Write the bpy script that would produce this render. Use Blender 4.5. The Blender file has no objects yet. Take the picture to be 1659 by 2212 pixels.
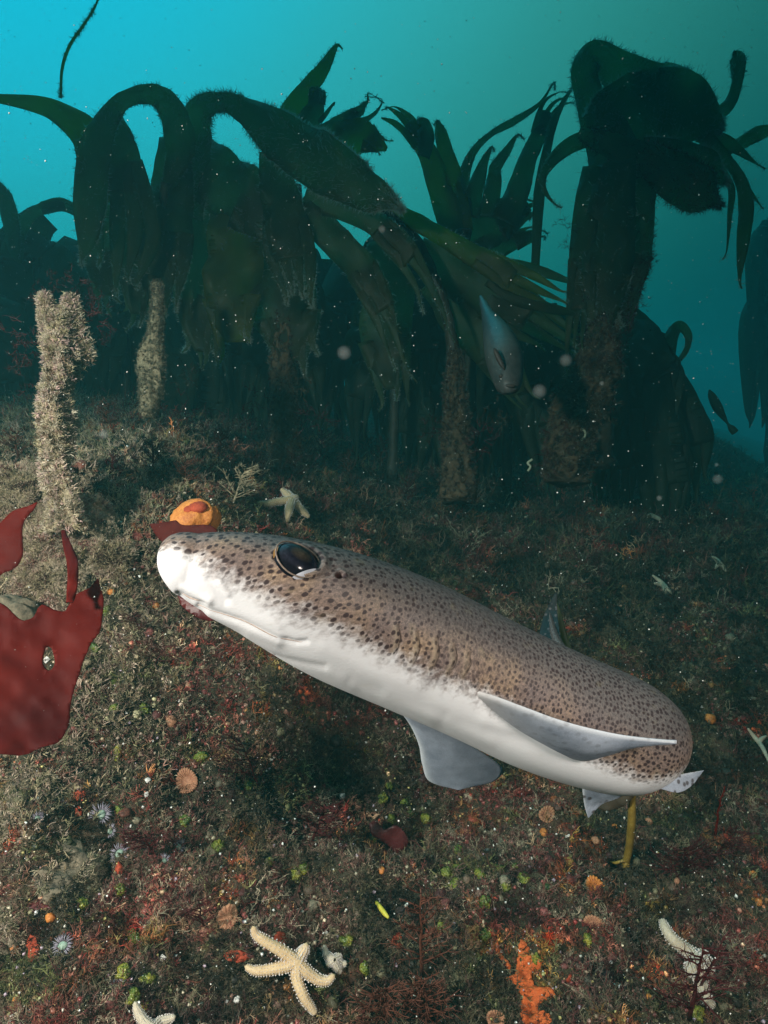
import bpy, bmesh, math, random
import numpy as np
from mathutils import Vector, Matrix
from mathutils.geometry import delaunay_2d_cdt
random.seed(7); rng = np.random.default_rng(11)
sc = bpy.context.scene
col = sc.collection
# ---------------------------------------------------------------- camera
F = 1437.0; CX = 829.5; CY = 1106.0; PITCH = math.radians(8); CAMZ = 1.2
cam_d = bpy.data.cameras.new('camera'); cam = bpy.data.objects.new('camera', cam_d); col.objects.link(cam)
cam_d.sensor_fit = 'HORIZONTAL'; cam_d.angle = 2 * math.atan(CX / F)
cam.location = (0, 0, CAMZ); cam.rotation_euler = (math.radians(90) - PITCH, 0, 0)
cam_d.clip_start = 0.01; cam_d.clip_end = 200
sc.camera = cam
# ---------------------------------------------------------------- water light (world)
w = bpy.data.worlds.new('World'); sc.world = w; w.use_nodes = True
nt = w.node_tree; nt.nodes.clear()
def nd(nt, t, **k):
    n = nt.nodes.new(t)
    for a, b in k.items():
        if a.startswith('i_'):
            n.inputs[int(a[2:])].default_value = b
        else: setattr(n, a, b)
    return n
L = nt.links.new
tc = nd(nt, 'ShaderNodeTexCoord')
nrm = nd(nt, 'ShaderNodeVectorMath', operation='NORMALIZE'); L(tc.outputs['Generated'], nrm.inputs[0])
dt = nd(nt, 'ShaderNodeVectorMath', operation='DOT_PRODUCT'); L(nrm.outputs[0], dt.inputs[0])
BD = Vector((-0.62, 0.80, 0.95)).normalized(); dt.inputs[1].default_value = BD
rp = nd(nt, 'ShaderNodeValToRGB'); L(dt.outputs['Value'], rp.inputs[0])
cr = rp.color_ramp; cr.interpolation = 'B_SPLINE'
stops = [(0.0, (.0012, .007, .010)), (0.30, (.002, .020, .027)), (0.46, (.010, .072, .066)), (0.60, (.034, .190, .162)), (0.74, (.062, .320, .285)),
         (0.86, (.060, .500, .540)), (0.95, (.008, .620, .850)), (1.0, (.0, .650, .980))]
while len(cr.elements) < len(stops): cr.elements.new(0.5)
for e, (p, c) in zip(cr.elements, stops): e.position = p; e.color = (*c, 1)
bg = nd(nt, 'ShaderNodeBackground'); bg.inputs[1].default_value = 1.0; L(rp.outputs[0], bg.inputs[0])
out = nd(nt, 'ShaderNodeOutputWorld'); L(bg.outputs[0], out.inputs[0])
# soft daylight filtered by the water column
sun_d = bpy.data.lights.new('sun', 'SUN'); sun = bpy.data.objects.new('sun', sun_d); col.objects.link(sun)
sun_d.energy = 0.35; sun_d.angle = math.radians(40); sun_d.color = (.10, .85, 1.0)
sun.rotation_euler = Vector((-.25, .45, 1)).to_track_quat('Z', 'Y').to_euler()
# the photographer's two underwater strobes, on arms either side of the camera
def strobe(name, loc, aim, watt, ang, blend=.9, size=.06, c=(1.0, .79, .70)):
    d = bpy.data.lights.new(name, 'SPOT'); o = bpy.data.objects.new(name, d); col.objects.link(o)
    d.energy = watt; d.spot_size = math.radians(ang); d.spot_blend = blend; d.shadow_soft_size = size; d.color = c
    o.location = loc; o.rotation_euler = (Vector(loc) - Vector(aim)).to_track_quat('Z', 'Y').to_euler()
strobe('strobe', (-.78, -.25, 1.50), (-.42, .72, .92), 165, 90)
strobe('strobe', (.50, -.06, 1.34), (.16, .58, .66), 28, 90)
vs = sc.view_settings; vs.view_transform = 'Standard'; vs.look = 'None'; vs.exposure = 0; vs.gamma = 1; vs.use_curve_mapping = False
cy = sc.cycles; cy.use_denoising = True; cy.max_bounces = 5; cy.diffuse_bounces = 2; cy.glossy_bounces = 2; cy.transmission_bounces = 4
cy.volume_bounces = 0; cy.transparent_max_bounces = 8; cy.caustics_reflective = False; cy.caustics_refractive = False
cy.use_adaptive_sampling = True; cy.adaptive_threshold = 0.02
# ---------------------------------------------------------------- helpers
cp, sp_ = math.cos(PITCH), math.sin(PITCH)
def ray(x, y):                                     # direction with unit depth along the optical axis
    a = (x - CX) / F; b = (CY - y) / F
    return np.array([a, cp + b * sp_, -sp_ + b * cp])
def P(x, y, d): r = ray(x, y) * d; return np.array([r[0], r[1], CAMZ + r[2]])
def proj(v):                                       # world (N,3) -> reference pixels and depth
    q = v - np.array([0, 0, CAMZ])
    dep = q[:, 1] * cp - q[:, 2] * sp_; up = q[:, 1] * sp_ + q[:, 2] * cp
    return CX + F * q[:, 0] / dep, CY - F * up / dep, dep
def tag(o, label=None, cat=None, group=None, kind=None):
    if label: o['label'] = label
    if cat: o['category'] = cat
    if group: o['group'] = group
    if kind: o['kind'] = kind
    return o
def link(name, me, mat, parent=None, smooth=True):
    o = bpy.data.objects.new(name, me); col.objects.link(o)
    if mat: me.materials.append(mat)
    if smooth: me.shade_smooth()
    if parent: o.parent = parent; o.matrix_parent_inverse = Matrix.Translation(-Vector(parent.location))
    return o
def empty(name, loc):
    o = bpy.data.objects.new(name, None); col.objects.link(o); o.location = Vector([float(c) for c in loc]); o.empty_display_size = .02
    return o
def npmesh(name, V, Fc, colr=None, nv=None):        # Fc (M,3) or (M,4)
    V = np.ascontiguousarray(V, np.float32); Fc = np.ascontiguousarray(Fc, np.int32); k = Fc.shape[1]
    me = bpy.data.meshes.new(name)
    me.vertices.add(len(V)); me.vertices.foreach_set('co', V.ravel())
    me.loops.add(Fc.size); me.loops.foreach_set('vertex_index', Fc.ravel())
    me.polygons.add(len(Fc)); me.polygons.foreach_set('loop_start', np.arange(0, Fc.size, k, dtype=np.int32))
    if colr is not None:
        a = me.color_attributes.new('col', 'FLOAT_COLOR', 'POINT')
        c4 = np.ones((len(V), 4), np.float32); c4[:, :3] = colr; a.data.foreach_set('color', c4.ravel())
    me.update(calc_edges=True)
    return me
def hsh(i, j, s):
    n = (i * 374761393 + j * 668265263 + s * 2147483647 * 7) & 0xffffffff
    n = ((n ^ (n >> 13)) * 1274126177) & 0xffffffff
    return ((n ^ (n >> 16)) & 0xffff) / 65535.0
def vn(x, y, s=0):
    x = np.asarray(x, float); y = np.asarray(y, float)
    i = np.floor(x).astype(np.int64); j = np.floor(y).astype(np.int64); u = x - i; v = y - j
    u = u * u * (3 - 2 * u); v = v * v * (3 - 2 * v)
    return (hsh(i, j, s) * (1 - u) + hsh(i + 1, j, s) * u) * (1 - v) + (hsh(i, j + 1, s) * (1 - u) + hsh(i + 1, j + 1, s) * u) * v
def fbm(x, y, s=0, o=4):
    t = 0; a = .5
    for k in range(o): t = t + a * (vn(x, y, s + k * 17) - .5); x = x * 2.03 + 7.1; y = y * 2.03 + 3.7; a *= .5
    return t
def sst(a, b, x): t = np.clip((x - a) / (b - a), 0, 1); return t * t * (3 - 2 * t)
# ---------------------------------------------------------------- terrain function
YC = [-3, .3, .6, .75, 1.0, 1.25, 1.6, 2.4, 3.4, 6, 12]; ZC = [-.70, -.63, -.62, -.62, -.59, -.54, -.46, -.35, -.25, .22, .5]
YL = [-3, .3, .5, .6, .72, .8, .88, .98, 1.15, 1.5, 3, 12]; ZL = [-.66, -.60, -.57, -.51, -.42, -.34, -.25, -.15, -.10, -.05, .08, .5]
YR = [-3, .3, .6, .75, 1.0, 1.25, 1.6, 2.4, 3.4, 5, 12]; ZR = [-.8, -.66, -.64, -.64, -.61, -.57, -.53, -.50, -.58, -1.1, -3]
def zg(X, Y, fine=True):
    X = np.asarray(X, float); Y = np.asarray(Y, float)
    wx = X + .12 * fbm(Y * 2.2, X * 2.2, 5, 2)
    yy = Y + .14 * fbm(X * 3.1, Y * 3.1, 9, 3)
    wl = 1 - sst(-.60, .12 + .25 * sst(.85, 1.1, Y), wx / np.maximum(1, Y * .8)); wr = sst(.35, 1.3, wx / np.maximum(1, Y * .75))
    z = np.interp(yy, YC, ZC) * (1 - wl) + np.interp(yy, YL, ZL) * wl
    z = z * (1 - wr) + np.interp(yy, YR, ZR) * wr
    z = z + .10 * fbm(X * 4, Y * 4, 21, 3) + .062 * fbm(X * 13, Y * 13, 31, 3) + .07 * (.12 - np.abs(fbm(X * 7, Y * 7, 61, 2))) + .075 * (.12 - np.abs(fbm(X * 19, Y * 19, 67, 3)))
    if fine: z = z + .028 * fbm(X * 45, Y * 45, 41, 3) + .010 * np.maximum(0, fbm(X * 110, Y * 110, 51, 2)) * 2
    return z + CAMZ
def gnormal(X, Y, e=.006, fine=False):
    dx = (zg(X + e, Y, fine) - zg(X - e, Y, fine)) / (2 * e); dy = (zg(X, Y + e, fine) - zg(X, Y - e, fine)) / (2 * e)
    n = np.stack([-dx, -dy, np.ones_like(dx)], -1); return n / np.linalg.norm(n, axis=-1, keepdims=True)
def G(x, y, lift=0.0):                             # where the reef lies behind a reference pixel
    r = ray(x, y); d = np.linspace(.4, 9, 2600); q = r[None] * d[:, None]
    h = q[:, 2] + CAMZ - zg(q[:, 0], q[:, 1])
    k = np.argmax(h < 0) if (h < 0).any() else len(d) - 1
    p = q[k] + np.array([0, 0, CAMZ])
    n = gnormal(p[0:1], p[1:2], .02)[0]
    return p + n * lift, n, d[k]
# ---------------------------------------------------------------- materials
def mat(name):
    m = bpy.data.materials.new(name); m.use_nodes = True; t = m.node_tree; t.nodes.clear()
    o = nd(t, 'ShaderNodeOutputMaterial'); b = nd(t, 'ShaderNodeBsdfPrincipled'); t.links.new(b.outputs[0], o.inputs[0])
    return m, t, b, o
def noise(t, scale, detail=4, rough=.6, vec=None, dist=0):
    n = nd(t, 'ShaderNodeTexNoise'); n.inputs['Scale'].default_value = scale; n.inputs['Detail'].default_value = detail
    n.inputs['Roughness'].default_value = rough; n.inputs['Distortion'].default_value = dist
    if vec is not None: t.links.new(vec, n.inputs['Vector'])
    return n
def ramp(t, src, st, interp='LINEAR'):
    r = nd(t, 'ShaderNodeValToRGB'); r.color_ramp.interpolation = interp; e = r.color_ramp.elements
    while len(e) < len(st): e.new(.5)
    for q, (p, c) in zip(e, st): q.position = p; q.color = (*c, 1) if len(c) == 3 else c
    t.links.new(src, r.inputs[0]); return r
def mixc(t, fac, a, b, mode='MIX'):
    m = nd(t, 'ShaderNodeMix', data_type='RGBA', blend_type=mode)
    for s, i in ((fac, 0), (a, 6), (b, 7)):
        if hasattr(s, 'is_linked') or isinstance(s, bpy.types.NodeSocket): t.links.new(s, m.inputs[i])
        elif i == 0: m.inputs[0].default_value = s
        else: m.inputs[i].default_value = (*s, 1)
    return m.outputs[2]
def mth(t, op, a, b=None, c=None, clamp=False):
    m = nd(t, 'ShaderNodeMath', operation=op, use_clamp=clamp)
    for i, s in enumerate((a, b, c)):
        if s is None: continue
        if isinstance(s, bpy.types.NodeSocket): t.links.new(s, m.inputs[i])
        else: m.inputs[i].default_value = s
    return m.outputs[0]
def bump(t, b, h, strength, dist=.002):
    u = nd(t, 'ShaderNodeBump'); u.inputs['Strength'].default_value = strength; u.inputs['Distance'].default_value = dist
    t.links.new(h, u.inputs['Height']); t.links.new(u.outputs[0], b.inputs['Normal'])
def objco(t): return nd(t, 'ShaderNodeTexCoord').outputs['Object']
def geoco(t): return nd(t, 'ShaderNodeNewGeometry').outputs['Position']

def simple(name, c1, c2, scale=120, rough=.6, bs=.5, trans=0, tcol=None, spec=.4, sss=0):
    m, t, b, o = mat(name)
    p = geoco(t); n = noise(t, scale, 5, .65, p); n2 = noise(t, scale * .16, 3, .6, p)
    f = mth(t, 'ADD', mth(t, 'MULTIPLY', n.outputs[0], .6), mth(t, 'MULTIPLY', n2.outputs[0], .4))
    r = ramp(t, f, [(.36, c1), (.64, c2)]); t.links.new(r.outputs[0], b.inputs['Base Color'])
    b.inputs['Roughness'].default_value = rough; b.inputs['Specular IOR Level'].default_value = spec
    if sss: b.inputs['Subsurface Weight'].default_value = sss; b.inputs['Subsurface Radius'].default_value = (.004, .002, .001); b.inputs['Subsurface Scale'].default_value = 1
    bump(t, b, n.outputs[0], bs)
    if trans:
        tr = nd(t, 'ShaderNodeBsdfTranslucent'); tr.inputs[0].default_value = (*tcol, 1)
        mx = nd(t, 'ShaderNodeMixShader'); mx.inputs[0].default_value = trans
        t.links.new(b.outputs[0], mx.inputs[1]); t.links.new(tr.outputs[0], mx.inputs[2]); t.links.new(mx.outputs[0], o.inputs[0])
    return m
def attrmat(name, rough=.8, trans=.0, vary=.35, scale=260):
    m, t, b, o = mat(name)
    a = nd(t, 'ShaderNodeAttribute', attribute_name='col'); n = noise(t, scale, 4, .7, geoco(t))
    r = ramp(t, n.outputs[0], [(.3, (1 - vary,) * 3), (.7, (1 + vary,) * 3)])
    c = mixc(t, 1.0, a.outputs['Color'], r.outputs[0], 'MULTIPLY'); t.links.new(c, b.inputs['Base Color'])
    b.inputs['Roughness'].default_value = rough; b.inputs['Specular IOR Level'].default_value = .35
    if trans:
        tr = nd(t, 'ShaderNodeBsdfTranslucent'); t.links.new(c, tr.inputs[0])
        mx = nd(t, 'ShaderNodeMixShader'); mx.inputs[0].default_value = trans
        t.links.new(b.outputs[0], mx.inputs[1]); t.links.new(tr.outputs[0], mx.inputs[2]); t.links.new(mx.outputs[0], o.inputs[0])
    return m
M_turf = attrmat('turf', .75, .2)
M_grit = attrmat('grit', .45, 0)
M_kelp = simple('kelp_blade', (.010, .018, .008), (.070, .064, .020), 22, .5, .8, .6, (.34, .47, .27), .3)
M_kelp_olive = simple('kelp_blade_olive', (.035, .045, .008), (.13, .12, .020), 28, .5, .6, .62, (.44, .52, .12), .4)
M_kelp_far = simple('kelp_blade_far', (.010, .020, .012), (.035, .045, .020), 12, .6, .2, .45, (.20, .32, .18), .3)
M_stipe = simple('kelp_stipe', (.02, .016, .012), (.06, .045, .028), 60, .6, .6)
M_fuzz = simple('hydroid_fuzz', (.24, .26, .22), (.50, .50, .44), 90, .9, 0, .55, (.45, .52, .46), .2)
M_redfuzz = simple('red_fuzz', (.05, .018, .018), (.16, .06, .05), 90, .9, 0, .4, (.12, .04, .03), .2)
M_brownf = simple('brown_fuzz', (.06, .04, .025), (.20, .13, .08), 90, .9, 0, .3, (.15, .09, .05), .2)
M_red = simple('red_weed', (.050, .004, .004), (.16, .010, .005), 9, .6, .1, .30, (.42, .020, .006), .08)
M_dullred = simple('dull_red_weed', (.05, .008, .008), (.11, .016, .012), 30, .7, .3, .2, (.14, .02, .015), .1)
M_maroon = simple('maroon_weed', (.05, .010, .012), (.13, .022, .022), 60, .45, .3, .3, (.16, .02, .02), .4)
M_orange = simple('orange_sponge', (.36, .10, .02), (.62, .24, .05), 300, .55, .7, 0, None, .4, .1)
M_orange_patch = simple('orange_crust', (.42, .07, .012), (.62, .14, .03), 500, .7, .8)
M_redpatch = simple('red_crust', (.22, .03, .012), (.42, .06, .02), 420, .7, .7)
M_core = simple('encrusted_core', (.18, .14, .09), (.50, .40, .26), 150, .9, .9)
M_coral = simple('cup_pink', (.24, .10, .06), (.44, .22, .12), 240, .7, .7)
M_shell = simple('shell_white', (.45, .42, .40), (.80, .78, .74), 300, .35, .4)
M_stone = simple('lumpy_stone', (.03, .028, .02), (.24, .19, .13), 130, .9, 1.)

def green_mat():
    m, t, b, o = mat('green_tunicate'); p = geoco(t)
    n = noise(t, 60, 3, .6, p); v = nd(t, 'ShaderNodeTexVoronoi'); v.inputs['Scale'].default_value = 420; t.links.new(p, v.inputs['Vector'])
    r = ramp(t, n.outputs[0], [(.35, (.04, .08, .015)), (.5, (.12, .15, .02)), (.68, (.30, .26, .03))])
    k = ramp(t, v.outputs['Distance'], [(.16, (.05, .06, .02)), (.34, (1, 1, 1))])
    t.links.new(mixc(t, 1., r.outputs[0], k.outputs[0], 'MULTIPLY'), b.inputs['Base Color']); b.inputs['Roughness'].default_value = .4
    bump(t, b, v.outputs['Distance'], .8); return m
M_green = green_mat()

def ground_mat():
    m, t, b, o = mat('reef_ground'); p = geoco(t)
    n1 = noise(t, 7, 5, .65, p); n2 = noise(t, 46, 6, .75, p, .4); n3 = noise(t, 340, 4, .8, p)
    base = ramp(t, n2.outputs[0], [(.30, (.018, .018, .013)), (.43, (.060, .054, .034)), (.52, (.10, .085, .055)), (.62, (.055, .022, .020)), (.72, (.20, .165, .11))])
    tint = ramp(t, n1.outputs[0], [(.35, (.55, .60, .45)), (.5, (1, 1, 1)), (.66, (1.25, .9, .8))])
    g = ramp(t, n3.outputs[0], [(.35, (.35, .35, .35)), (.55, (1, 1, 1)), (.75, (2.2, 2.1, 1.9))])
    c = mixc(t, 1., mixc(t, 1., base.outputs[0], tint.outputs[0], 'MULTIPLY'), g.outputs[0], 'MULTIPLY')
    t.links.new(c, b.inputs['Base Color']); b.inputs['Roughness'].default_value = .9; b.inputs['Specular IOR Level'].default_value = .3
    h = mth(t, 'ADD', n2.outputs[0], mth(t, 'MULTIPLY', n3.outputs[0], .6)); bump(t, b, h, 1.0, .008); return m
M_ground = ground_mat()

# ---------------------------------------------------------------- reef ground (one sheet to the far murk)
def axis(a0, a1, lo, hi, n, p=3):                  # dense between a0 and a1, coarse outwards
    c = np.linspace(a0, a1, n); st = (a1 - a0) / (n - 1); L1 = [a0]; s = st
    while L1[-1] > lo: s *= 1.12; L1.append(L1[-1] - s)
    R1 = [a1]; s = st
    while R1[-1] < hi: s *= 1.06; R1.append(R1[-1] + s)
    return np.array(L1[::-1][:-1] + list(c) + R1[1:])
gx = axis(-.75, .95, -14, 14, 430); gy = axis(.42, 1.5, -3, 26, 330)
GX, GY = np.meshgrid(gx, gy); GZ = zg(GX, GY)
nx, ny = len(gx), len(gy); idx = np.arange(nx * ny).reshape(ny, nx)
Q = np.stack([idx[:-1, :-1], idx[:-1, 1:], idx[1:, 1:], idx[1:, :-1]], -1).reshape(-1, 4)
tag(link('reef_ground', npmesh('reef_ground', np.stack([GX, GY, GZ], -1).reshape(-1, 3), Q), M_ground), kind='structure')

# ---------------------------------------------------------------- small shape kit
def tube_geo(pts, rad, sides=6, cap=True, sq=None):
    pts = np.asarray(pts, float); n = len(pts); rad = np.broadcast_to(rad, (n,)).astype(float)
    T = np.gradient(pts, axis=0); T /= np.linalg.norm(T, axis=1, keepdims=True) + 1e-12
    a = np.array([0, 0, 1.]) if abs(T[0, 2]) < .9 else np.array([1., 0, 0])
    V = []; u = np.cross(T[0], a); u /= np.linalg.norm(u)
    for i in range(n):
        u = u - T[i] * (u @ T[i]); u /= np.linalg.norm(u); v = np.cross(T[i], u)
        th = np.arange(sides) * 2 * math.pi / sides
        V.append(pts[i] + rad[i] * (np.cos(th)[:, None] * u + np.sin(th)[:, None] * v))
    V = np.concatenate(V); Fc = []
    for i in range(n - 1):
        for k in range(sides):
            a0 = i * sides + k; b0 = i * sides + (k + 1) % sides
            Fc += [(a0, b0, b0 + sides), (a0, b0 + sides, a0 + sides)]
    if cap:
        V = np.vstack([V, pts[0], pts[-1]])
        for k in range(sides):
            Fc.append((len(V) - 2, (k + 1) % sides, k)); Fc.append((len(V) - 1, (n - 1) * sides + k, (n - 1) * sides + (k + 1) % sides))
    return V, np.array(Fc, int)
def join(gs):
    V = []; Fc = []; o = 0
    for v, f in gs: V.append(v); Fc.append(f + o); o += len(v)
    return np.concatenate(V), np.concatenate(Fc)
def cr_spline(c, n):
    c = np.asarray(c, float); m = len(c)
    if m == 2: return c[0] + (c[1] - c[0]) * np.linspace(0, 1, n)[:, None]
    e = np.vstack([2 * c[0] - c[1], c, 2 * c[-1] - c[-2]]); t = np.linspace(0, m - 1 - 1e-9, n); i = t.astype(int); u = (t - i)[:, None]
    p0, p1, p2, p3 = e[i], e[i + 1], e[i + 2], e[i + 3]
    return .5 * (2 * p1 + (p2 - p0) * u + (2 * p0 - 5 * p1 + 4 * p2 - p3) * u ** 2 + (3 * p1 - p0 - 3 * p2 + p3) * u ** 3)
def basis(n, yaw, tilt=0):                        # (N,3,3) columns: x,y,z=n
    n = n / np.linalg.norm(n, axis=1, keepdims=True); a = np.where(np.abs(n[:, 2:3]) < .9, np.array([[0, 0, 1.]]), np.array([[1., 0, 0]]))
    u = np.cross(a, n); u /= np.linalg.norm(u, axis=1, keepdims=True); v = np.cross(n, u)
    c, s = np.cos(yaw)[:, None], np.sin(yaw)[:, None]
    return np.stack([u * c + v * s, -u * s + v * c, n], 2)
def scatter(tm, loc, B, scl, cols, jit=.25):
    N = len(loc); ti = rng.integers(0, len(tm), N); Vs = []; Fs = []; Cs = []; off = 0
    for k, (tv, tf) in enumerate(tm):
        s = np.where(ti == k)[0]
        if not len(s): continue
        v = np.einsum('nij,vj->nvi', B[s] * scl[s][:, None, None] if scl.ndim == 1 else B[s] * scl[s][:, None, :], tv) + loc[s][:, None, :]
        Vs.append(v.reshape(-1, 3)); Fs.append((tf[None] + (np.arange(len(s)) * len(tv))[:, None, None]).reshape(-1, 3) + off); off += len(s) * len(tv)
        hgt = np.clip(tv[:, 2], 0, 1)[None, :, None]
        cc = np.repeat(cols[s][:, None, :], len(tv), 1) * (1 + jit * (rng.random((len(s), len(tv), 1)) - .5) * 2)
        Cs.append(cc.reshape(-1, 3))
    return np.concatenate(Vs), np.concatenate(Fs), np.concatenate(Cs)
def tuft(nb, r=.045, seg=2, spread=.9, seed=0, flat=False):
    g = []; q = np.random.default_rng(seed)
    for b in range(nb):
        a = q.random() * 6.28; l = .5 + .5 * q.random(); s = spread * q.random()
        d = np.array([math.cos(a) * s, math.sin(a) * s, 1.]); d /= np.linalg.norm(d)
        p0 = np.array([math.cos(a), math.sin(a), 0]) * .18 * q.random()
        pts = [p0]
        for k in range(seg): pts.append(pts[-1] + d * l / seg); d = d + q.normal(size=3) * .45; d /= np.linalg.norm(d)
        if flat:
            sd = np.cross(d, [0, 0, 1.]); sd = sd / (np.linalg.norm(sd) + 1e-6) * r * 2.4; V = []; 
            for i, p in enumerate(pts): V += [p - sd * (1, .9, .15)[min(i, 2)], p + sd * (1, .9, .15)[min(i, 2)]]
            Fc = []
            for i in range(seg): Fc += [(2 * i, 2 * i + 1, 2 * i + 3), (2 * i, 2 * i + 3, 2 * i + 2)]
            g.append((np.array(V), np.array(Fc)))
        else:
            g.append(tube_geo(pts, [r] * seg + [r * .35], 3, False))
    return join(g)
def branchy(seed, r=.035, depth=2):
    q = np.random.default_rng(seed); g = []
    def grow(p, d, l, lev):
        pts = [p]; dd = d.copy()
        for k in range(2): dd = dd + q.normal(size=3) * .22; dd /= np.linalg.norm(dd); pts.append(pts[-1] + dd * l / 2)
        g.append(tube_geo(pts, [r * (.6 ** (2 - lev))] * 2 + [r * .5 * (.6 ** (2 - lev))], 3, False))
        if lev:
            for k in range(3): e = dd + q.normal(size=3) * .75; e /= np.linalg.norm(e); grow(pts[1 + (k % 2)], e, l * .62, lev - 1)
    for k in range(2): 
        d = q.normal(size=3) * .5; d[2] = 1; grow(np.zeros(3), d / np.linalg.norm(d), .55, depth - 1)
    return join(g)
def ico(sub=1, seed=0, amp=.3):
    bm = bmesh.new(); bmesh.ops.create_icosphere(bm, subdivisions=sub, radius=1)
    V = np.array([v.co[:] for v in bm.verts]); Fc = np.array([[v.index for v in f.verts] for f in bm.faces]); bm.free()
    q = np.random.default_rng(seed); d = 1 + amp * (q.random(len(V)) - .5); return V * d[:, None], Fc
octa = (np.array([[1, 0, 0], [-1, 0, 0], [0, 1, 0], [0, -1, 0], [0, 0, 1], [0, 0, -1.]]), np.array([[0, 2, 4], [2, 1, 4], [1, 3, 4], [3, 0, 4], [2, 0, 5], [1, 2, 5], [3, 1, 5], [0, 3, 5]]))
def octj(seed): q = np.random.default_rng(seed); return octa[0] * (.6 + .8 * q.random((6, 3))), octa[1]
def blob(name, c, n, rx, ry, rz, m, parent=None, amp=.15, fr=2.2, sub=3, seed=1):
    V, Fc = ico(sub, 0, 0); 
    k = fbm(V[:, 0] * fr + seed * 3.1, V[:, 1] * fr + V[:, 2] * fr * 1.3 + seed, seed, 3)
    V = V * (1 + amp * 4 * k)[:, None] * np.array([rx, ry, rz])
    B = basis(np.array([n], float), np.array([seed * 1.3]))[0]
    return link(name, npmesh(name, V @ B.T + c, Fc), m, parent)

# ---------------------------------------------------------------- turf, grit (uncountable cover)
def ground_samples(N, y0=.40, y1=4.5, u=.80):
    Y = np.exp(rng.uniform(math.log(y0), math.log(y1), N)); X = Y * rng.uniform(-u, u, N)
    n = gnormal(X, Y, .006, True); keep = rng.random(N) < np.clip(1 / np.maximum(n[:, 2], .2) / 2.6, 0, 1)
    X, Y, n = X[keep], Y[keep], n[keep]
    return np.stack([X, Y, zg(X, Y)], 1), n
def palette(loc, pal, wts):
    N = len(loc); f = fbm(loc[:, 0] * 12, loc[:, 1] * 12 + loc[:, 2] * 12, 77, 4) * 2.9 + .52
    k = np.clip(f + rng.normal(size=N) * .22, 0, .999); cw = np.cumsum(wts) / np.sum(wts); i = np.searchsorted(cw, k)
    c = np.array(pal)[np.clip(i, 0, len(pal) - 1)] * (.55 + .9 * rng.random((N, 1)))
    for sd_, th_, hue in ((101, .15, (1.25, .62, .60)), (111, .16, (.9, 1.08, .68)), (121, .17, (1.85, 1.45, 1.3)), (131, .16, (.30, .32, .34)), (141, .20, (1.7, 1.05, .62))):
        m_ = fbm(loc[:, 0] * 17 + sd_, loc[:, 1] * 17 + loc[:, 2] * 17, sd_, 4) + rng.normal(size=N) * .03 > th_; c[m_] = c[m_] * np.array(hue)
    return c
PAL = [(.018, .018, .012), (.058, .052, .030), (.12, .105, .058), (.115, .078, .052), (.090, .028, .026), (.18, .10, .078), (.20, .17, .115), (.34, .27, .19), (.16, .046, .04)]
WT = [1.5, 2.3, 2.4, 2.2, 1.6, 2.0, 1.9, 1.3, .7]
TF1 = [tuft(8, .055, 2, 1.1, s, False) for s in range(6)]
TF2 = [tuft(10, .05, 2, 1.2, s + 20, True) for s in range(6)]
BR = [branchy(s, .03, 3) for s in range(5)]
LUMP = [ico(2, k, .55) for k in range(5)]
def leftness(l): return 1 - sst(-.55, -.12, l[:, 0] / np.maximum(1, l[:, 1]))
def inst_mat(name, rough, trans):
    m, t, b, o = mat(name); a = nd(t, 'ShaderNodeAttribute', attribute_name='icol'); a.attribute_type = 'INSTANCER'
    n = noise(t, 420, 3, .7, geoco(t)); r = ramp(t, n.outputs[0], [(.3, (.55,) * 3), (.7, (1.5,) * 3)])
    tc_ = nd(t, 'ShaderNodeAttribute', attribute_name='col'); c = mixc(t, 1., mixc(t, 1., a.outputs['Color'], r.outputs[0], 'MULTIPLY'), tc_.outputs['Color'], 'MULTIPLY')
    t.links.new(c, b.inputs['Base Color']); b.inputs['Roughness'].default_value = rough; b.inputs['Specular IOR Level'].default_value = .45
    if trans:
        tr = nd(t, 'ShaderNodeBsdfTranslucent'); t.links.new(c, tr.inputs[0]); mx = nd(t, 'ShaderNodeMixShader'); mx.inputs[0].default_value = trans
        t.links.new(b.outputs[0], mx.inputs[1]); t.links.new(tr.outputs[0], mx.inputs[2]); t.links.new(mx.outputs[0], o.inputs[0])
    return m
MI_turf = inst_mat('turf_piece', .6, .2); MI_grit = inst_mat('grit_piece', .4, 0)
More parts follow.
